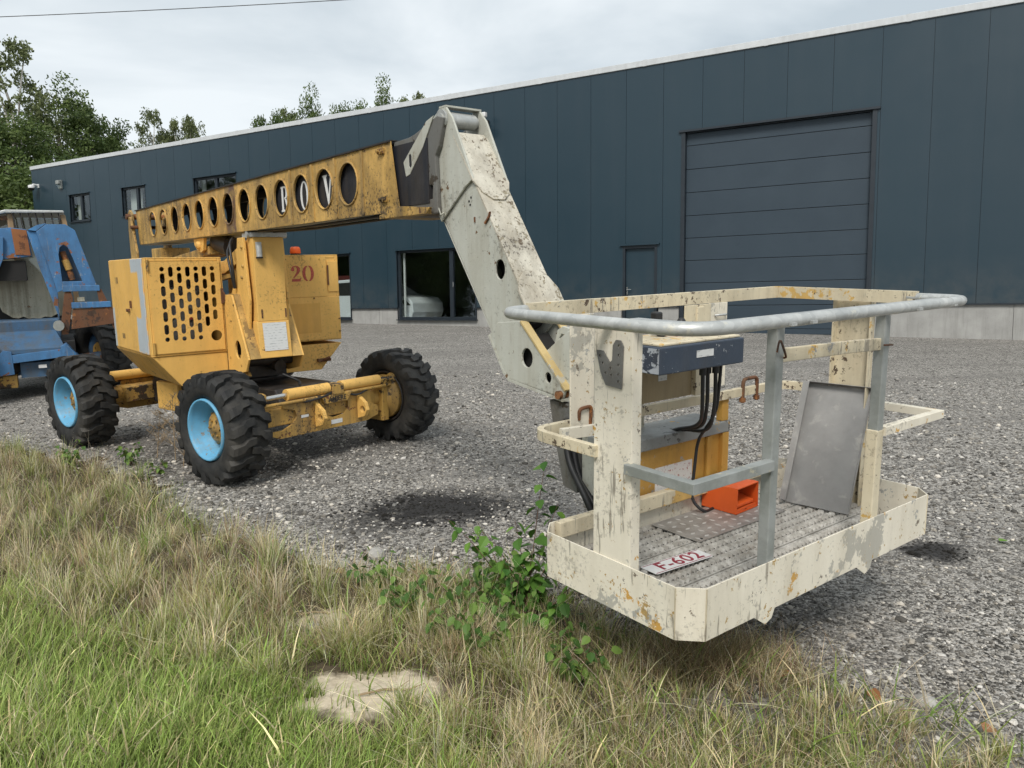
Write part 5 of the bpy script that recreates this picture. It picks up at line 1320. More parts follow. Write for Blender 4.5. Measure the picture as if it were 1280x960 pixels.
# aluminium checker plate screwed on the tread
m = MB(BK); m.box(0.675, 1.34, 0.515, 0.80, zf + 0.0145, zf + 0.0175); cp = m.build('checker_plate', 'checker', bk)
for i in range(11):
    for j in range(5):
        x = 0.705 + i * 0.06 + (0.03 if j % 2 else 0); y = 0.545 + j * 0.055
        if x > 1.32: continue
        L_m = BK @ T(x, y, zf + 0.0175) @ Rz(RAD(8 if (i + j) % 2 else 98))
        m = MB(L_m); m.add([(-0.019, 0, 0.0002), (0, -0.009, 0.0002), (0.019, 0, 0.0002), (0, 0.009, 0.0002), (-0.008, 0, 0.0022), (0.008, 0, 0.0022)], [(0, 1, 4), (1, 5, 4), (1, 2, 5), (2, 3, 5), (3, 4, 5), (3, 0, 4)])
        m.build('raised_lozenge', 'checker_hi', cp)
m = MB(BK); m.cyl((0.715, 0.535, zf + 0.0176), (0.715, 0.535, zf + 0.0185), 0.008, 10); m.build('screw_hole', 'void', cp)

# ------------------------------------------------------------------ loose things in the basket
ped = thing('foot_pedal', 'bright orange open fronted foot pedal housing on the checker plate', 'foot pedal', BW @ T(1.185, 0.63, zf + 0.020) @ Rz(RAD(4)))
w2, dp, hh = 0.098, 0.20, 0.125
m = MB()
m.prism([(-w2, 0), (w2, 0), (w2 * 0.96, hh), (-w2 * 0.96, hh)], dp - 0.006, dp)
m.box(-w2, w2, 0, dp - 0.0065, 0, 0.005)
for s in (-1, 1): m.add([(s * w2, 0, 0), (s * w2, dp, 0), (s * w2 * 0.96, dp, hh * 0.82), (s * w2 * 0.96, 0.03, hh), (s * w2 * 0.96, 0, hh), (s * (w2 - 0.005), 0, 0), (s * (w2 - 0.005), dp, 0), (s * (w2 - 0.009), dp, hh * 0.82), (s * (w2 - 0.009), 0.03, hh), (s * (w2 - 0.009), 0, hh)], [(0, 1, 2, 3, 4), (9, 8, 7, 6, 5), (0, 4, 9, 5), (1, 6, 7, 2), (2, 7, 8, 3), (3, 8, 9, 4), (0, 5, 6, 1)])
m.add([(-w2 * 0.96, 0, hh), (w2 * 0.96, 0, hh), (w2 * 0.96, 0.03, hh), (-w2 * 0.96, 0.03, hh), (-w2 * 0.96, dp, hh * 0.82), (w2 * 0.96, dp, hh * 0.82), (-w2 * 0.96, 0, hh + 0.005), (w2 * 0.96, 0, hh + 0.005), (w2 * 0.96, 0.03, hh + 0.005), (-w2 * 0.96, 0.03, hh + 0.005), (-w2 * 0.96, dp, hh * 0.82 + 0.005), (w2 * 0.96, dp, hh * 0.82 + 0.005)],
      [(0, 3, 2, 1), (3, 4, 5, 2), (6, 7, 8, 9), (9, 8, 11, 10), (0, 1, 7, 6), (4, 10, 11, 5), (0, 6, 9, 3), (3, 9, 10, 4), (1, 2, 8, 7), (2, 5, 11, 8)])
m.build('housing', 'orange', ped)
m = MB(); m.add([(-0.08, 0.015, 0.022), (0.08, 0.015, 0.022), (0.08, 0.15, 0.05), (-0.08, 0.15, 0.05), (-0.08, 0.015, 0.038), (0.08, 0.015, 0.038), (0.08, 0.15, 0.064), (-0.08, 0.15, 0.064)], [(0, 3, 2, 1), (4, 5, 6, 7), (0, 1, 5, 4), (2, 3, 7, 6), (0, 4, 7, 3), (1, 2, 6, 5)]); m.build('treadle', 'orange', ped, bevel=0.003)
m = MB(); m.prism([(-0.085, 0.006), (-0.02, 0.006), (-0.012, 0.016), (0.0, 0.006), (0.085, 0.006), (0.085, 0.020), (0.01, 0.022), (-0.085, 0.020)], 0.004, 0.012); m.build('front_lip', 'orange', ped)

# number plate lying on the planks
npl = thing('number_plate', 'white number plate with dark red characters lying on the basket floor', 'number plate', BW @ T(0.432, 0.432, zf + 0.0145) @ Rz(RAD(-4)) @ Matrix.Rotation(RAD(-2.0), 4, 'X') @ T(0, 0, 0.003))
pw, phh = 0.165, 0.05
MB().prism([(-pw + 0.008, -phh), (pw - 0.008, -phh), (pw, -phh + 0.008), (pw, phh - 0.008), (pw - 0.008, phh), (-pw + 0.008, phh), (-pw, phh - 0.008), (-pw, -phh + 0.008)], 0, 0.0015, 'z').build('plate', 'white', npl)
text_mesh('lettering', 'F-602', 0.098, 'plate_red', npl, T(0.012, -0.001, 0.0019), extrude=0.0003, offset=0.0016, spacing=1.12)
m = MB(); b_ = 0.004
m.box(-pw + 0.006, pw - 0.006, phh - 0.010, phh - 0.006, 0.0016, 0.002); m.box(-pw + 0.006, pw - 0.006, -phh + 0.006, -phh + 0.010, 0.0016, 0.002); m.build('border', 'plate_red', npl)

# sheet metal tray leaning on the right hand wide post
bl, br, tl, tr_ = Vector((1.462, 0.608, zf + 0.0165)), Vector((1.522, 0.287, zf + 0.0165)), Vector((1.725, 0.640, 0.635)), Vector((1.735, 0.285, 0.645))
xa = (br - bl).normalized(); ya = ((tl + tr_) / 2 - (bl + br) / 2); ya = (ya - xa * ya.dot(xa)).normalized(); za = xa.cross(ya)
TM = basis((bl + br) / 2, xa, ya, za)
wd, ht = (br - bl).length, ((tl + tr_) / 2 - (bl + br) / 2).length
tray = thing('metal_tray', 'dull sheet metal tray with folded edges leaning inside the basket', 'tray', BW @ TM)
h_ = wd / 2
MB().box(-h_, h_, 0.0, ht, 0, 0.002).build('sheet', 'sheet', tray)
m = MB(); m.box(-h_ - 0.002, -h_ - 0.0003, 0.0, ht, 0, 0.055); m.box(-h_ - 0.002, -h_ + 0.03, 0.002, ht - 0.002, 0.0552, 0.057); m.build('folded_edge', 'sheet', tray)
m = MB(); m.box(-h_, h_ + 0.002, ht + 0.0003, ht + 0.002, 0, 0.045); m.build('folded_edge', 'sheet', tray)
m = MB(); m.box(h_ + 0.0003, h_ + 0.002, 0.0, ht, 0, 0.018); m.box(-h_, h_, -0.002, -0.0003, -0.0, 0.012); m.build('folded_edge', 'sheet', tray)

# ------------------------------------------------------------------ blue telescopic handler parked behind
BH = YM @ T(-6.80, 11.25, 0) @ Rz(RAD(30))       # its depth axis runs away from the camera
th_ = thing('telescopic_handler', 'rusting blue telescopic handler with open cab parked behind the yellow lift', 'telehandler', BH)
def bx(u): return (u - 60) / 98.0
def bz(v): return 1.745 - (v - 345) / 84.0
def poly(pts): return [(bx(u), bz(v)) for u, v in pts]
# cab: roof, posts, grille, windows, corroded lower panels
m = MB(); m.prism(poly([(-40, 278), (0, 270), (25, 263), (98, 263), (99, 266), (25, 267), (0, 274), (-40, 283)]), 0.55, 1.9); cab = m.build('cab_roof', 'galv', th_, bevel=0.01)
for (a, c_) in ((26, 33), (93, 100)):
    MB().prism(poly([(a, 268), (c_, 268), (c_ + (4 if a > 60 else 1), 300), (c_ + 8 if a > 60 else c_ + 16, 400), (a + 8 if a > 60 else a + 10, 400), (a + (4 if a > 60 else 1), 300)]), 0.62, 0.70).build('cab_post', 'cab_tan', cab, bevel=0.008)
MB().prism(poly([(-30, 276), (26, 270), (26, 275), (-30, 282)]), 0.62, 0.68).build('cab_header', 'rust', cab)
m = MB()
for u in (34, 43, 53, 62, 72, 82, 91): m.cyl((bx(u), 0.6, bz(264)), (bx(u + 3), 0.56, bz(300)), 0.011, 6)
m.build('guard_bar', 'steel_dark', cab)
MB().prism(poly([(34, 270), (92, 270), (98, 300), (36, 300)]), 1.0, 1.008).build('cab_window', 'glass', cab)
MB().prism(poly([(47, 320), (60, 320), (73, 357), (56, 358)]), 0.60, 0.607).build('cab_window', 'glass', cab)
MB().prism(poly([(-10, 292), (26, 280), (26, 300), (-10, 310)]), 0.72, 0.727).build('cab_window', 'glass', cab)
m = MB(); m.box(bx(-40), bx(98), 1.82, 1.9, bz(400), bz(268)); m.build('cab_rear_wall', 'cab_cream', cab)
jag = [(2, 360), (0, 345), (8, 330), (45, 322), (76, 358), (80, 392), (74, 394), (68, 397), (60, 396), (52, 399), (46, 397), (40, 398), (33, 395), (27, 397), (20, 396), (14, 392), (8, 388), (4, 378)]
MB().prism(poly(jag), 0.53, 0.56).build('cab_panel', 'cab_cream', cab)
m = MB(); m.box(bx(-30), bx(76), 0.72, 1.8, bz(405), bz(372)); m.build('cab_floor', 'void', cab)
# boom: horizontal box to the left, drop nose with arched opening
m = MB(); m.prism(poly([(-60, 294), (32, 287), (50, 289), (53, 321), (20, 324), (-60, 330)]), 0.05, 0.42); bmn = m.build('boom', 'blue', th_, bevel=0.012)
MB().prism(poly([(32, 288), (50, 290), (52, 320), (34, 319)]), 0.036, 0.049).build('rusted_plate', 'rust_orange', bmn)
MB().prism(poly([(-12, 302), (22, 298), (19, 324), (8, 345), (2, 345), (-12, 330)]), 0.0, 0.046, holes=[circ(bx(4), bz(305), 0.022, 10), circ(bx(14), bz(305), 0.022, 10)]).build('gusset', 'blue', bmn, bevel=0.005)
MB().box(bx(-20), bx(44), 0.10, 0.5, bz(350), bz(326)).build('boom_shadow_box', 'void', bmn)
face = [(62, 293), (75, 284), (98, 284), (109, 291), (129, 356), (128, 360), (88, 362), (80, 365)]
arch = [(87, 352), (86, 320), (88, 312), (93, 308), (98, 311), (102, 322), (112, 352)]
m = MB(); Mt = T(0, -0.22, 0) @ Matrix.Rotation(RAD(-8), 4, 'X') @ T(0, 0, -0.0)
m.prism(poly(face), -0.25, -0.21, holes=[poly(arch)]); nose = m.build('boom_nose', 'blue', th_, bevel=0.006)
MB().prism(poly([(51, 292), (62, 293), (80, 365), (79, 398), (74, 380), (60, 330)]), -0.2095, 0.05).build('nose_side', 'blue', nose, bevel=0.006)
MB().prism(poly([(52, 291), (64, 285), (75, 283), (62, 292)]), -0.24, 0.1).build('nose_cap', 'blue', nose)
MB().prism(poly([(66, 300), (104, 300), (122, 358), (86, 360)]), -0.05, 0.04).build('nose_back', 'blue_dark', nose)
m = MB(); m.cyl((bx(91), -0.15, bz(316)), (bx(100), -0.15, bz(350)), 0.04, 12); m.build('tilt_ram', 'rust', nose); m = MB(); m.cyl((bx(93), -0.16, bz(326)), (bx(97), -0.16, bz(338)), 0.05, 12); m.build('ram_collar', 'yellow_dirty', nose)
# fork carriage
m = MB(); m.prism(poly([(88, 366), (94, 358), (98, 372), (88, 415), (80, 415), (80, 402)]), -0.42, -0.36); ca = m.build('carriage', 'rust', th_, bevel=0.006)
MB().prism(poly([(128, 360), (134, 362), (140, 376), (152, 410), (146, 412), (130, 380)]), -0.42, -0.36).build('carriage_plate', 'rust', ca, bevel=0.006)
m = MB(); m.box(bx(86), bx(132), -0.44, -0.34, bz(364), bz(357)); m.box(bx(95), bx(144), -0.46, -0.38, bz(384), bz(377)); m.build('carriage_bar', 'blue', ca, bevel=0.006)
MB().prism(poly([(96, 385), (148, 384), (150, 404), (92, 409)]), -0.44, -0.41).build('carriage_blade', 'rust', ca, bevel=0.004)
m = MB(); m.cyl((bx(77), -0.50, bz(404)), (bx(77), -0.30, bz(404)), 0.07, 18); m.build('pivot_boss', 'galv_paint', ca)
MB().box(bx(103), bx(112), -0.38, -0.36, bz(376), bz(371)).build('tag', 'cab_cream', ca)
# chassis nose
m = MB(); m.box(bx(-60), bx(78), 0.1, 1.9, bz(425), bz(398)); cs = m.build('chassis', 'blue_dark', th_, bevel=0.02)
m = MB(); m.add([(bx(-10), 0.10, bz(411)), (bx(72), 0.10, bz(411)), (bx(82), -0.25, bz(431)), (bx(6), -0.25, bz(431)), (bx(-10), 0.10, bz(418)), (bx(72), 0.10, bz(418)), (bx(82), -0.25, bz(436)), (bx(6), -0.25, bz(436))], [(0, 1, 2, 3), (4, 7, 6, 5), (0, 3, 7, 4), (1, 5, 6, 2), (3, 2, 6, 7), (0, 4, 5, 1)]); m.build('sloping_cover', 'blue_dark', cs, bevel=0.004)
MB().prism(poly([(15, 437), (80, 433), (80, 443), (17, 447)]), -0.26, -0.20).build('front_plate', 'blue', cs, bevel=0.005)
MB().prism(poly([(-25, 455), (8, 431), (17, 433), (18, 460), (-25, 463)]), -0.27, -0.18).build('wing_plate', 'blue', cs, bevel=0.005)
MB().prism(poly([(76, 430), (84, 427), (98, 444), (84, 447), (78, 445)]), -0.27, 0.2).build('wing_plate', 'blue', cs, bevel=0.005)
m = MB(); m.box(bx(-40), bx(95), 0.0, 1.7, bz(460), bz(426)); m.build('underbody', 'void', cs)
m = MB(); m.cyl((bx(-50), 0.05, bz(461)), (bx(128), 0.4, bz(452)), 0.10, 16); m.box(bx(25), bx(65), -0.14, 0.1, bz(466), bz(448)); m.build('front_axle', 'blue_dark', cs)
m = MB(); m.box(bx(-10), bx(20), -0.2, 0.1, bz(477), bz(462)); m.build('axle_bracket', 'yellow_dirty', cs, bevel=0.01); MB().box(bx(47), bx(57), -0.205, -0.2, bz(455), bz(451)).build('tag', 'white', cs)
# wheels share the tyre of the lift, rims in blue
rm = rim.data.copy(); rm.materials[0] = M['blue_dark']
for (u, y, flip) in ((131, 0.55, 1), (-48, -0.35, 0), (131 - 65, 2.4, 1), (-48 - 65, 1.5, 0)):
    w = bpy.data.objects.new('wheel', None); COL.objects.link(w); w.parent = th_
    w.matrix_local = T(bx(u), y, 0.545) @ Rz(RAD(-36 - 30)) @ (Rz(math.pi) if flip else I4) @ Matrix.Rotation(u, 4, 'Y') @ Matrix.Scale(1.165, 4)
    link('tyre', tyre.data, w); link('rim', rm, w); link('hub', hub.data, w)

# ------------------------------------------------------------------ trees
def leaf_cloud(centers, radii, per, size, seed, tint_c=None, droop=0.0, squash=0.8):
    """many small leaf quads round clump centres; returns V, F, tint"""
    r = np.random.default_rng(seed)
    n = len(centers) * per
    c = np.repeat(centers, per, 0); rad = np.repeat(radii, per)
    d = r.normal(0, 1, (n, 3)); d /= np.linalg.norm(d, axis=1)[:, None]
    d *= (r.uniform(0.15, 1, n) ** 0.6 * rad)[:, None]; d[:, 2] *= squash
    p = c + d; p[:, 2] -= droop * r.uniform(0, 1, n) * rad
    a = r.normal(0, 1, (n, 3)); a[:, 2] -= droop * 2; a /= np.linalg.norm(a, axis=1)[:, None]
    b = np.cross(a, r.normal(0, 1, (n, 3))); b /= np.linalg.norm(b, axis=1)[:, None]
    s = size * r.uniform(0.6, 1.3, n)[:, None]
    V = np.stack([p - a * s * 0.9, p + b * s * 0.42, p + a * s, p - b * s * 0.42], 1)
    tint = np.clip(np.repeat(r.uniform(0.1, 0.8, len(centers)), per) + r.normal(0, 0.22, n), 0, 1)
    F = np.arange(n * 4).reshape(n, 4)
    return V.reshape(-1, 3), F, np.repeat(tint, 4)


def crown_mesh(kind, seed, H):
    r = np.random.default_rng(seed)
    if kind == 'broad':
        N = 170; u = r.normal(0, 1, (N, 3)); u /= np.linalg.norm(u, axis=1)[:, None]; q = r.uniform(0.35, 1, N) ** 0.5
        lob = 1 + 0.28 * np.sin(u[:, 0] * 4 + seed) * np.cos(u[:, 2] * 5 + seed * 2)
        c = u * (q * lob)[:, None] * np.array([0.30 * H, 0.30 * H, 0.42 * H]); c[:, 2] += 0.56 * H
        c[:, :2] *= np.clip(1.2 - 0.75 * (c[:, 2:] / H - 0.3), 0.35, 1.2)
        rad = r.uniform(0.035, 0.085, N) * H; V, F, t_ = leaf_cloud(c, rad, 170, 0.115, seed)
        tips = [(float(v[0]), float(v[1]), float(v[2])) for v in c[::9]]
    elif kind == 'slender':
        N = 95; z = r.uniform(0.22, 1.0, N); w = 0.15 * np.sin(np.clip((z - 0.12) / 0.9, 0, 1) * np.pi) ** 0.7 + 0.012
        an = r.uniform(0, 6.28, N); q = r.uniform(0.2, 1, N) ** 0.6
        c = np.stack([np.cos(an) * w * q * H + 0.05 * H * (z - 0.3) ** 2, np.sin(an) * w * q * H, z * H], -1)
        rad = r.uniform(0.025, 0.055, N) * H * (1.15 - 0.6 * z); V, F, t_ = leaf_cloud(c, rad, 85, 0.095, seed, droop=0.8, squash=1.5)
        tips = [(float(v[0]), float(v[1]), float(v[2])) for v in c[::5]]
    else:                                               # low bushy mass
        N = 120; an = r.uniform(0, 6.28, N); q = r.uniform(0.1, 1, N) ** 0.5
        c = np.stack([np.cos(an) * q * 0.62 * H, np.sin(an) * q * 0.62 * H, (0.12 + 0.78 * r.uniform(0, 1, N) * (1 - 0.45 * q ** 2)) * H], -1)
        rad = r.uniform(0.07, 0.14, N) * H; V, F, t_ = leaf_cloud(c, rad, 190, 0.115, seed)
        tips = [(float(v[0]), float(v[1]), float(v[2])) for v in c[::7]]
    return V, F, t_, tips


TREE = {}
for kind, seed, H in (('broad', 1, 12.0), ('broad', 2, 12.0), ('slender', 3, 12.0), ('slender', 4, 12.0), ('bush', 5, 8.0)):
    V, F, t_, tips = crown_mesh(kind, seed, H)
    cm = pydata('crown', V, [F], 'leaf_birch' if kind == 'slender' else 'leaf_dark', {'tint': t_})
    m = MB(); r = random.Random(seed); th0 = 0.017 * H
    bend = [(0.03 * H * math.sin(i * 0.9 + seed) * (i / 8), 0.03 * H * math.cos(i * 1.3 + seed) * (i / 8), H * (0.9 if kind != 'bush' else 0.6) * i / 8) for i in range(9)]
    m.tube(bend, [th0 * (1 - 0.11 * i) for i in range(9)], 8)
    for tp_ in tips:
        k = max(0.12, min(0.85, (tp_[2] / H - 0.12) * 0.85)); i = min(7, int(k * 8)); base = Vector(bend[i])
        mid = base.lerp(Vector(tp_), 0.5) + Vector((0, 0, 0.03 * H)); m.tube([base, mid, tp_], [th0 * 0.35 * (1.1 - k), th0 * 0.2, th0 * 0.05], 5)
    tm = m.build('trunk', 'birch_bark' if kind == 'slender' else 'bark'); me_t = tm.data; bpy.data.objects.remove(tm)
    TREE[(kind, seed)] = (float(np.percentile(V[:, 2], 99.6)), cm, me_t)


def tree(key, u, v_top, depth, label, group, yaw=0.0, base_z=None, sx=1.0):
    """stands on the ground where a given bearing meets the given distance; height from how far it rises"""
    H0, cm, tm = TREE[key]
    top = wray(u, v_top, depth); z0 = 0.009 * top.x + 0.047 * top.y if base_z is None else base_z
    s = (top.z - z0) / H0
    t_ = thing('birch_tree' if key[0] == 'slender' else ('bushy_tree' if key[0] == 'bush' else 'leafy_tree'), label, 'tree', T(top.x, top.y, z0) @ Rz(yaw) @ Matrix.Diagonal((s * sx, s * sx, s, 1)), group)
    link('trunk', tm, t_); link('crown', cm, t_)
    return t_


G1 = 'trees behind the left end of the hall'
tree(('slender', 3), 2, 52, 42, 'tall wispy birch at the left picture edge, highest of the trees', G1, 0.4, sx=1.25)
tree(('broad', 1), 62, 112, 44, 'broad dark green tree left of the hall corner, tallest leafy crown', G1, 1.0, sx=1.0)
tree(('slender', 4), 95, 126, 50, 'birch tip rising right behind the broad dark green tree', G1, 2.0)
tree(('broad', 2), 112, 144, 47, 'dark green tree with a sloping right side above the hall corner', G1, 2.6, sx=0.85)
tree(('broad', 2), 10, 150, 40, 'dense dark green tree low at the left picture edge', G1, 0.2, sx=1.1)
tree(('bush', 5), 28, 190, 38, 'rounded bushy tree touching the left corner of the hall', G1, 0.9, sx=1.1)
tree(('bush', 5), -5, 215, 37, 'dark bushy mass in front of the trees above the blue cab', G1, 2.9, sx=1.2)
G2 = 'tree tops showing over the hall roof'
for u, v, d, k, lab in ((138, 176, 52, ('broad', 1), 'small round tree top at the start of the roof edge'),
                        (186, 140, 56, ('slender', 3), 'leaning birch tip over the roof, first right of the leafy trees'),
                        (204, 164, 58, ('slender', 4), 'short birch tip close beside the leaning birch over the roof'),
                        (232, 148, 57, ('slender', 4), 'fuller birch tip over the roof above the third upper window'),
                        (246, 156, 60, ('slender', 3), 'low birch tip at the right of the fuller birch tip'),
                        (342, 146, 58, ('broad', 2), 'sparse rounded tree top over the middle of the roof'),
                        (362, 138, 60, ('slender', 4), 'thin tree tip behind the rounded tree top mid roof'),
                        (403, 120, 58, ('broad', 1), 'green tree top over the roof above the yellow boom'),
                        (442, 134, 60, ('broad', 2), 'low tree top right of the green tree top over the roof'),
                        (490, 112, 58, ('broad', 1), 'rightmost rounded tree top over the roof near the grey arm'),
                        (520, 120, 60, ('slender', 4), 'last faint birch tip over the roof before the grey arm')):
    tree(k, u, v, d, lab, G2, u * 0.37, sx=0.62 if k[0] == 'broad' else 0.9)
# a belt of trees outside the frame on the left, which the windows mirror
G3 = 'tree belt mirrored in the windows'
for i, (x, y) in enumerate(((-24, 8), (-25, 13), (-25, 18), (-30, 4), (-23, 3), (-33, 24), (-31, 11), (-32, 17))):
    key = [('broad', 1), ('broad', 2)][i % 2]; H0, cm, tm = TREE[key]; s = (0.9, 1.05, 0.8)[i % 3]
    t_ = thing('leafy_tree', 'leafy tree of the belt left of the yard, mirrored in the hall windows', 'tree', T(x, y, 0.009 * x + 0.047 * y) @ Rz(i * 1.1) @ Matrix.Scale(s, 4), G3)
    link('trunk', tm, t_); link('crown', cm, t_)
for i, (x, y) in enumerate(((-19, 6), (-20, 12), (-19.5, 1), (-21, 17), (-24, 22))):
    H0, cm, tm = TREE[('bush', 5)]
    t_ = thing('bushy_tree', 'low bush in front of the tree belt left of the yard', 'bush', T(x, y, 0.009 * x + 0.047 * y) @ Rz(i) @ Matrix.Scale(0.7, 4), 'bushes of the tree belt'); link('trunk', tm, t_); link('crown', cm, t_)

# ------------------------------------------------------------------ grass and weeds
def blades(px, py, h, width, lean, col, tipcol, seed, curl=0.6, az=None):
    """curved tapering blades: 4 cross rows; yard coordinates"""
    r = np.random.default_rng(seed); n = len(px)
    az = r.uniform(0, 2 * np.pi, n) if az is None else az
    fa = az + np.pi / 2 + r.normal(0, 0.5, n)
    rows = [0.0, 0.35, 0.7, 1.0]; wr = [1.0, 0.85, 0.55, 0.06]
    P = []
    C = []
    z0 = ground_z(px, py) - 0.01
    for t_, w in zip(rows, wr):
        off = lean * h * (t_ ** (1 + curl)); zz = h * t_ * np.sqrt(np.clip(1 - (lean * t_ ** curl * 0.8) ** 2, 0.12, 1))
        cx_ = px + np.cos(az) * off; cy_ = py + np.sin(az) * off; hw = width * w / 2
        P.append(np.stack([cx_ - np.cos(fa) * hw, cy_ - np.sin(fa) * hw, z0 + zz], -1)); P.append(np.stack([cx_ + np.cos(fa) * hw, cy_ + np.sin(fa) * hw, z0 + zz], -1))
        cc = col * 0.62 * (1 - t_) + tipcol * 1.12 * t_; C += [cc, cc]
    V = np.stack(P, 1).reshape(-1, 3); C = np.stack(C, 1).reshape(-1, 3)
    base = (np.arange(n) * 8)[:, None]
    F = np.concatenate([base + np.array([k, k + 1, k + 3, k + 2]) for k in (0, 2, 4)], 0)
    return V, F, np.concatenate([C, np.ones((len(C), 1))], 1)


LAWN = np.array([(-9.0, 6.2), (-4.2, 4.35), (-2.76, 3.86), (-1.95, 3.55), (-1.35, 3.25), (-0.85, 2.92), (-0.25, 2.40), (0.1, 1.9), (1.2, 1.2)])
def lawn_d(x, y): return np.interp(x, LAWN[:, 0], LAWN[:, 1]) - y
r = np.random.default_rng(21)
def scatter(n, rmin, rmax, pw=1.0):
    a = r.uniform(RAD(-40), RAD(40), n); d = rmin * (rmax / rmin) ** (r.uniform(0, 1, n) ** pw); return d * np.sin(a), d * np.cos(a)
GREEN, GREEN2, OLIVE, STRAW, STRAW2, BROWN = (np.array(c) for c in ((0.26, 0.36, 0.085), (0.51, 0.60, 0.21), (0.31, 0.32, 0.11), (0.68, 0.58, 0.35), (0.80, 0.72, 0.52), (0.34, 0.25, 0.15)))
def jit(c, n, s=0.34): return c[None] * np.exp(r.normal(0, s, (n, 1))) * (1 + r.normal(0, 0.05, (n, 3)))
def inside_basket_front(x, y): return False
def bare(x, y, k=1.0):
    """false on the ragged bare patch, with a few survivors"""
    a = np.arctan2((y - 2.83) / 0.20, (x + 0.60) / 0.28)
    lim = 1 + 0.30 * np.sin(3 * a + 0.8) + 0.22 * np.sin(5 * a + 2.1) + 0.15 * np.sin(9 * a)
    return (((x + 0.60) / (0.31 * k)) ** 2 + ((y - 2.81) / (0.23 * k)) ** 2 > lim ** 2 * r.uniform(0.75, 1.1, len(x))) | (r.uniform(0, 1, len(x)) < 0.03)
parts = []
# short bright lawn
x, y = scatter(170000, 1.9, 7.0, 1.1); k = (lawn_d(x, y) + r.normal(0, 0.16, len(x)) + 0.22 * np.sin(x * 4.1 + 1) * np.cos(y * 3.3) > 0) & (verge_d(x, y) > 0.1) & bare(x, y); x, y = x[k], y[k]; n = len(x)
pa = vnoise(x, y, 2.2, 5.0); h = r.uniform(0.06, 0.15, n) * (1 + 0.35 * pa)
mixs = np.clip(r.uniform(0, 1, n) * 0.6 + 0.35 * pa + 0.1, 0, 1)[:, None]
c0 = jit(GREEN, n) * (1 - mixs) + jit(GREEN2, n) * mixs; dry = r.uniform(0, 1, n) < 0.12; c0[dry] = jit(STRAW, dry.sum())
parts.append(blades(x, y, h, r.uniform(0.003, 0.006, n), r.uniform(0.25, 0.95, n), c0 * 0.75, c0 * 1.15, 1, az=RAD(20) + r.normal(0, 1.3, n)))
# general rough cover outside the lawn
x, y = scatter(120000, 1.9, 9.0, 0.9); dv = verge_d(x, y); pn = vnoise(x, y, 1.7, 2.0) 
k = (dv + 0.35 * pn + r.normal(0, 0.12, len(x)) > 0.10) & (lawn_d(x, y) + r.normal(0, 0.2, len(x)) < 0.12)
k &= bare(x, y, 1.05) & (((x + 0.95) / 0.16) ** 2 + ((y - 3.53) / 0.12) ** 2 > 1)
thin = np.clip(0.55 + 0.9 * pn + 0.5 * np.clip(dv, 0, 0.8) - 0.15 * (x > 0.5), 0.12, 1); k &= r.uniform(0, 1, len(x)) < thin
x, y, pn = x[k], y[k], pn[k]; n = len(x); q = r.uniform(0, 1, n) + 0.35 * pn
c0 = np.where((q < 0.36)[:, None], jit(OLIVE, n), np.where((q < 0.62)[:, None], jit(BROWN, n), np.where((q < 0.9)[:, None], jit(STRAW, n), jit(GREEN, n))))
parts.append(blades(x, y, r.uniform(0.05, 0.17, n), r.uniform(0.002, 0.004, n), r.uniform(0.2, 1.0, n), c0 * 0.8, c0 * 1.1, 2))
# tufts
tx, ty = scatter(1900, 2.1, 9.0, 0.85); dv = verge_d(tx, ty); k = (dv > 0.08) & ((lawn_d(tx, ty) < 0.15) | (r.uniform(0, 1, len(tx)) < 0.13)) & bare(tx, ty, 1.35) & (((tx + 0.95) / 0.2) ** 2 + ((ty - 3.53) / 0.16) ** 2 > 1)
k &= ~((tx > 0.2) & (r.uniform(0, 1, len(tx)) < 0.15)); tx, ty = tx[k], ty[k]
BX, BY, HH, CC, LL, AZ = [], [], [], [], [], []
for X0, Y0 in zip(tx, ty):
    m_ = int(r.uniform(35, 85)); kind = r.uniform(); big = r.uniform(0.6, 1.25) * (0.62 if X0 > 0.1 else 1.0) * (0.75 if Y0 < 2.9 else 1.0)
    a = r.uniform(0, 2 * np.pi, m_); rr = r.uniform(0, 0.055, m_) * big
    BX.append(X0 + np.cos(a) * rr); BY.append(Y0 + np.sin(a) * rr); AZ.append(a + r.normal(0, 0.35, m_)); HH.append(r.uniform(0.07, 0.23, m_) * big); LL.append(r.uniform(0.1, 0.9, m_))
    main = OLIVE * 1.25 if kind < 0.42 else (STRAW if kind < 0.74 else (GREEN * 1.1 if kind < 0.86 else BROWN * 1.3))
    cc = jit(main, m_, 0.25); dr = r.uniform(0, 1, m_) < 0.32; cc[dr] = jit(STRAW2, int(dr.sum()), 0.2); CC.append(cc)
x, y, h, c0, ll, az = (np.concatenate(q) for q in (BX, BY, HH, CC, LL, AZ)); n = len(x)
parts.append(blades(x, y, h, r.uniform(0.0022, 0.0042, n), ll, c0 * 0.75, c0 * 1.15, 3, az=az))
# tall thin straw stalks
x, y = scatter(2600, 1.9, 8.5, 1.0); k = (verge_d(x, y) > 0.05) & ((lawn_d(x, y) < 0.2) | ((x < -1.2) & (r.uniform(0, 1, len(x)) < 0.5))) & bare(x, y); x, y = x[k], y[k]; n = len(x)
c0 = jit(STRAW2, n, 0.2); parts.append(blades(x, y, r.uniform(0.18, 0.42, n) * np.where(x > 0.1, 0.6, 1.0), r.uniform(0.0015, 0.0028, n), r.uniform(0.05, 0.45, n), c0 * 0.8, c0, 4, curl=1.2))
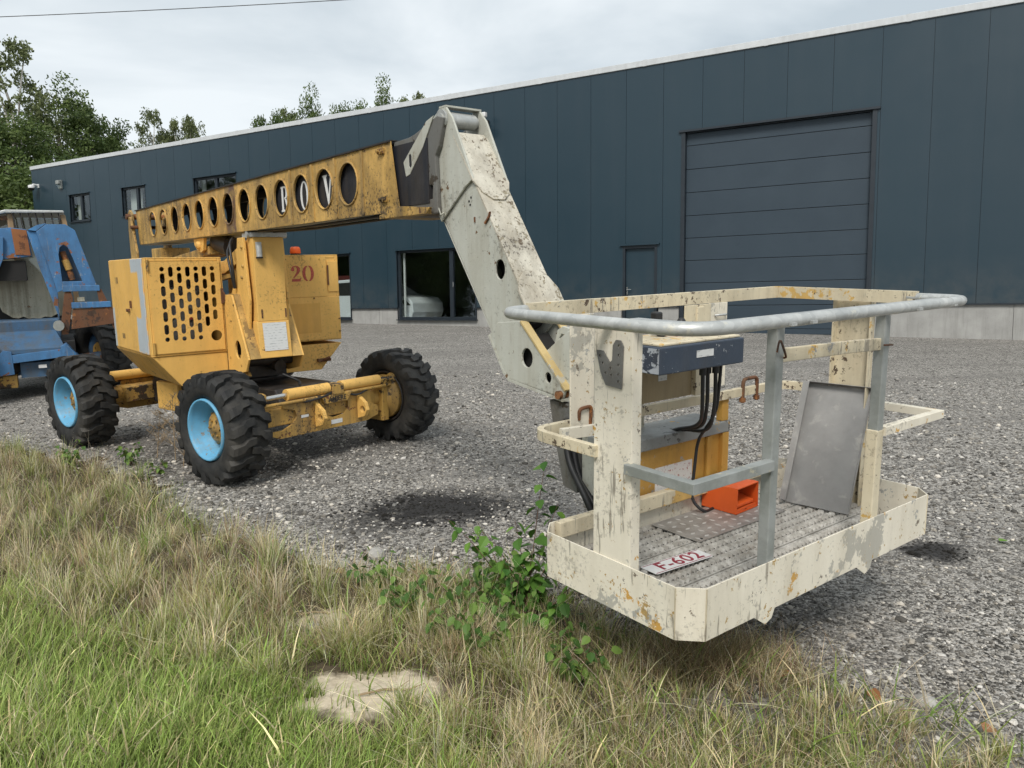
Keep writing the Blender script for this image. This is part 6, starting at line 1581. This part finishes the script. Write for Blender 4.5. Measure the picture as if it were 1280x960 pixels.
# dry mat hanging under the basket corner
x = r.normal(0.80, 0.20, 2600); y = r.normal(3.02, 0.13, 2600); n = len(x); c0 = np.where((r.uniform(0, 1, n) < 0.6)[:, None], jit(BROWN * 1.2, n), jit(STRAW, n))
parts.append(blades(x, y, r.uniform(0.08, 0.24, n), r.uniform(0.002, 0.0035, n), r.uniform(0.5, 1.0, n), c0 * 0.8, c0, 5))
# broader leaves and flattened dead stems
x, y = scatter(5200, 1.9, 8.0, 1.0); k = (verge_d(x, y) > 0.05) & bare(x, y); x, y = x[k], y[k]; n = len(x); c0 = np.where((r.uniform(0, 1, n) < 0.65)[:, None], jit(GREEN, n), jit(STRAW, n))
parts.append(blades(x, y, r.uniform(0.08, 0.22, n), r.uniform(0.006, 0.011, n), r.uniform(0.4, 1.0, n), c0, c0, 6))
x, y = scatter(3600, 1.9, 8.5, 1.0); k = (verge_d(x, y) > 0.0) & (lawn_d(x, y) < 0.1) & bare(x, y); x, y = x[k], y[k]; n = len(x); c0 = jit(STRAW2, n, 0.3)
parts.append(blades(x, y, r.uniform(0.15, 0.32, n), r.uniform(0.002, 0.004, n), np.full(n, 1.15), c0, c0, 7, curl=0.15))
off = 0; VV, FF, CO = [], [], []
for V, F, C in parts: VV.append(V); FF.append(F + off); CO.append(C); off += len(V)
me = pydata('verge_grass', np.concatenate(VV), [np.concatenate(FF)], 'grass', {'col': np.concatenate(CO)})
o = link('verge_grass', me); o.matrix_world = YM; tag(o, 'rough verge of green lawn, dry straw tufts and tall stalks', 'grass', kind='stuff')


def leaf_mesh(name, L, W, mat, fold=0.25, teeth=True, tint=0.5, seed=0):
    """pointed ovate leaf with serrate edge, folded along its midrib; base at origin, tip along +X"""
    r = random.Random(seed); up_, lo_ = [], []; n = 7
    for i in range(n + 1):
        t_ = i / n; w = W / 2 * math.sin(math.pi * min(1, t_ ** 0.72 * 1.0)) ** 0.9 * (1.0 if i % 2 == 0 or not teeth else 0.88)
        up_.append((L * t_, w, fold * w - 0.12 * L * t_ * t_)); lo_.append((L * t_, -w, fold * w - 0.12 * L * t_ * t_))
    mid = [(L * i / n, 0, -0.12 * L * (i / n) ** 2) for i in range(n + 1)]
    V = np.array(mid + up_ + lo_); F = []
    for i in range(n): F += [(i, i + 1, n + 2 + i, n + 1 + i), (i + 1, i, 2 * n + 2 + i, 2 * n + 3 + i)]
    return pydata(name, V, [np.array(F)], mat, {'tint': np.full(len(V), tint)})


LEAVES = [leaf_mesh('leaf', 0.062, 0.048, 'leaf_sapling', tint=t_, seed=i) for i, t_ in enumerate((0.1, 0.3, 0.5, 0.7, 0.95))]
BRAM = [leaf_mesh('leaf', 0.055, 0.042, 'leaf_bramble', tint=t_, seed=i) for i, t_ in enumerate((0.05, 0.3, 0.6, 0.9))]
rl = random.Random(5)


def shoots(name, label, cat, base, shoot_list, meshes, nleaf, stemr=0.0035, group=None, mat='stem', scale=1.0):
    """a plant of several stems, each leaf an object of its own"""
    z0 = float(ground_z(np.array([base[0]]), np.array([base[1]]))[0])
    t_ = thing(name, label, cat, YM @ T(base[0], base[1], z0), group)
    for si, (dx, dy, h) in enumerate(shoot_list):
        p = [Vector((0, 0, -0.01)), Vector((dx * 0.25, dy * 0.25, h * 0.5)), Vector((dx, dy, h))]
        pts = [p[0] * (1 - q) ** 2 + p[1] * 2 * q * (1 - q) + p[2] * q * q for q in [i / 8 for i in range(9)]]
        MB().tube(pts, [stemr * (1 - 0.09 * i) for i in range(9)], 6).build('stem', mat, t_)
        k = nleaf if isinstance(nleaf, int) else nleaf[si]
        for j in range(k):
            q = 0.22 + 0.78 * (j + 0.5) / k; i = min(7, int(q * 8)); pos = pts[i].lerp(pts[i + 1], q * 8 - i)
            az = j * 2.4 + rl.uniform(-0.5, 0.5); s = scale * rl.uniform(0.7, 1.25) * (1.1 - 0.25 * q)
            L4 = T(*pos) @ Rz(az) @ T(0.012, 0, 0) @ Matrix.Rotation(RAD(rl.uniform(5, 60)), 4, 'Y') @ Matrix.Rotation(RAD(rl.uniform(-40, 40)), 4, 'X') @ Matrix.Scale(s, 4)
            link('leaf', rl.choice(meshes), t_, local=L4)
    return t_


shoots('birch_sapling', 'young birch sapling with fresh green leaves growing up beside the basket', 'sapling', (0.06, 3.62), [(0.10, 0.02, 0.78), (0.16, 0.10, 0.52), (0.20, -0.04, 0.42), (-0.06, 0.04, 0.46), (-0.20, 0.02, 0.40), (0.02, -0.06, 0.34), (0.22, 0.05, 0.30), (-0.12, -0.08, 0.28)], LEAVES, [16, 15, 14, 14, 13, 13, 12, 12], scale=1.2)
shoots('birch_sapling', 'long leafy sapling shoot reaching left over the gravel towards the oil stain', 'sapling', (-0.05, 3.80), [(-0.30, 0.05, 0.40), (-0.15, 0.12, 0.36)], LEAVES, [12, 8], scale=1.15)
shoots('birch_sapling', 'low sapling shoots under the left side of the basket', 'sapling', (0.10, 3.45), [(-0.22, 0.04, 0.20), (-0.30, -0.02, 0.16), (0.12, -0.10, 0.18), (0.02, -0.16, 0.14), (0.2, 0.0, 0.24)], LEAVES, 11, scale=1.15)
G4 = 'bramble seedlings in the verge'
for (x, y, lab, sl, k) in ((-0.28, 3.62, 'leafy bramble left of the basket corner above the sandy patch', [(-0.18, 0.0, 0.22), (0.12, 0.06, 0.26), (0.02, -0.14, 0.22), (-0.06, 0.12, 0.25), (0.2, -0.05, 0.2)], 9),
                           (-0.02, 3.42, 'leafy bramble directly right of the sandy patch', [(-0.14, -0.02, 0.24), (0.14, 0.04, 0.22), (0.0, -0.12, 0.2), (0.04, 0.12, 0.24), (-0.2, 0.1, 0.22)], 9),
                           (0.20, 3.22, 'small bramble under the near left edge of the basket', [(0.1, 0.06, 0.16), (-0.1, 0.02, 0.12), (0.02, -0.1, 0.1)], 7),
                           (-0.45, 3.92, 'small bramble seedling at the gravel edge', [(0.1, 0.02, 0.12), (-0.12, 0.02, 0.1), (0.0, 0.1, 0.1)], 7),
                           (-0.02, 4.02, 'bramble runner at the gravel edge below the sapling', [(-0.2, 0.03, 0.12), (0.14, 0.02, 0.16), (0.0, -0.08, 0.1)], 8),
                           (-0.25, 4.75, 'tiny green seedling alone on the gravel above the brambles', [(0.05, 0.02, 0.07), (-0.05, 0.02, 0.06)], 5)):
    shoots('bramble', lab, 'bramble', (x, y), sl, BRAM, k, 0.0022, G4)
# leafy weeds by the rear wheel
for i, (x, y, lab) in enumerate(((-0.75, 3.85, 'low leafy weed among tufts at the gravel edge, furthest left of the leafy weeds'), (-0.55, 3.55, 'leafy weed close behind the sandy patch'), (-0.15, 3.15, 'leafy weed to the right of the sandy patch in dry grass'), (0.25, 2.95, 'leafy weed in dry grass below the near basket corner'), (-0.30, 3.30, 'leafy weed between the two brambles by the sandy patch'), (-0.12, 3.75, 'leafy weed behind the brambles at the gravel edge'))):
    shoots('weed', lab, 'weed', (x, y), [(0.13 * math.cos(a * 1.05 + i), 0.13 * math.sin(a * 1.05 + i), 0.16 + 0.035 * (a % 3)) for a in range(7)], BRAM, 9, 0.002, 'leafy weeds in the dry grass', scale=1.0)
G5 = 'weeds by the near side wheels'
for (x, y, lab, sl, k) in ((-3.55, 6.95, 'low green weed clump at the foot of the rear wheel', [(0.12, 0, 0.18), (-0.12, 0.05, 0.16), (0.03, 0.12, 0.2), (0.05, -0.1, 0.15), (-0.05, -0.05, 0.2)], 11),
                           (-3.95, 6.65, 'green weed clump in the dry grass left of the wheels', [(0.15, 0, 0.2), (-0.12, 0.05, 0.2), (0.03, 0.14, 0.24), (0.05, -0.1, 0.2)], 11),
                           (-3.15, 6.6, 'small green weed between rear and front wheel', [(0.1, 0, 0.12), (-0.1, 0.05, 0.1), (0.03, 0.1, 0.12)], 8)):
    shoots('weed', lab, 'weed', (x, y), sl, BRAM, k, 0.003, G5, scale=1.0)
# dry dead weeds between the wheels: branching stems
for i, (x, y, h, lab) in enumerate(((-3.20, 7.10, 0.62, 'tall dead brown weed in front of the gap between the wheels'), (-3.02, 6.85, 0.5, 'dead brown weed left of the front wheel'), (-3.42, 7.2, 0.45, 'dead weed leaning beside the rear wheel'), (-2.80, 6.62, 0.36, 'short dead weed touching the front tyre'))):
    z0 = float(ground_z(np.array([x]), np.array([y]))[0]); t_ = thing('dead_weed', lab, 'weed', YM @ T(x, y, z0), 'dead weeds between the wheels')
    rr_ = random.Random(i); m = MB(); main = [(0.05 * q * math.sin(i), 0.04 * q, h * q) for q in (0, 0.3, 0.6, 1.0)]; m.tube(main, [0.005, 0.004, 0.003, 0.0015], 5)
    for j in range(16):
        q = rr_.uniform(0.2, 0.95); b0 = Vector((0.05 * q * math.sin(i), 0.04 * q, h * q)); a = rr_.uniform(0, 6.28); l = rr_.uniform(0.1, 0.26) * (1.2 - q)
        e_ = b0 + Vector((math.cos(a) * l, math.sin(a) * l, l * 0.9)); m.tube([b0, b0.lerp(e_, 0.5) + Vector((0, 0, -0.01)), e_], [0.0028, 0.002, 0.001], 4)
        for k in range(5):
            s0 = b0.lerp(e_, rr_.uniform(0.4, 1)); a2 = rr_.uniform(0, 6.28); m.tube([s0, s0 + Vector((math.cos(a2) * 0.035, math.sin(a2) * 0.035, 0.03))], [0.0025, 0.001], 4)
    m.build('stems', 'dry_stem', t_)
# fallen leaves
FL = [leaf_mesh('fallen_leaf', 0.07, 0.058, 'leaf_fallen', fold=0.5, tint=t_, seed=i) for i, t_ in enumerate((0.2, 0.6, 0.95))]
for i, (x, y, lab) in enumerate(((-1.03, 4.16, 'orange fallen leaf at the gravel edge above the tufts'), (-0.90, 3.24, 'pink brown leaf left of the sandy patch'), (1.13, 2.93, 'orange brown leaf lying under the basket front edge'),
                                 (1.36, 2.78, 'small orange leaf left of the pale round stone'), (1.68, 2.55, 'orange leaf at the bottom right corner of the grass'), (-1.55, 4.75, 'dull leaf on the gravel edge near the front wheel'), (2.35, 4.60, 'pale pink leaf above the dark stain right of the basket'))):
    o = link('fallen_leaf', FL[i % 3]); z0 = float(ground_z(np.array([x]), np.array([y]))[0])
    o.matrix_world = YM @ T(x, y, z0 + 0.022) @ Rz(i * 1.7) @ Matrix.Rotation(RAD(12), 4, 'X'); tag(o, lab, 'leaf', 'fallen leaves')
o = link('green_leaf', LEAVES[4]); o.matrix_world = YM @ T(2.98, 4.52, 0.02) @ Rz(0.3) @ Matrix.Scale(1.2, 4); tag(o, 'single yellow green leaf lying on the gravel at far right', 'leaf')
# twigs on the sandy patch
for (x, y, a, L0, lab) in ((-0.50, 2.82, 0.15, 0.26, 'thin dry twig lying across the sandy patch'), (-0.98, 3.60, 0.05, 0.2, 'pale stick lying in the bare dip behind the tufts')):
    z0 = float(ground_z(np.array([x]), np.array([y]))[0]); m = MB(); m.tube([(-L0 / 2, 0, 0.01), (-0.03, 0.012, 0.016), (L0 / 4, 0, 0.012), (L0 / 2, 0.02, 0.02)], [0.004, 0.005, 0.004, 0.002], 6); m.tube([(0.02, 0.008, 0.014), (0.07, 0.05, 0.022)], [0.003, 0.0012], 5)
    o = m.build('twig', 'dry_stem'); o.matrix_world = YM @ T(x, y, z0) @ Rz(a); tag(o, lab, 'twig')
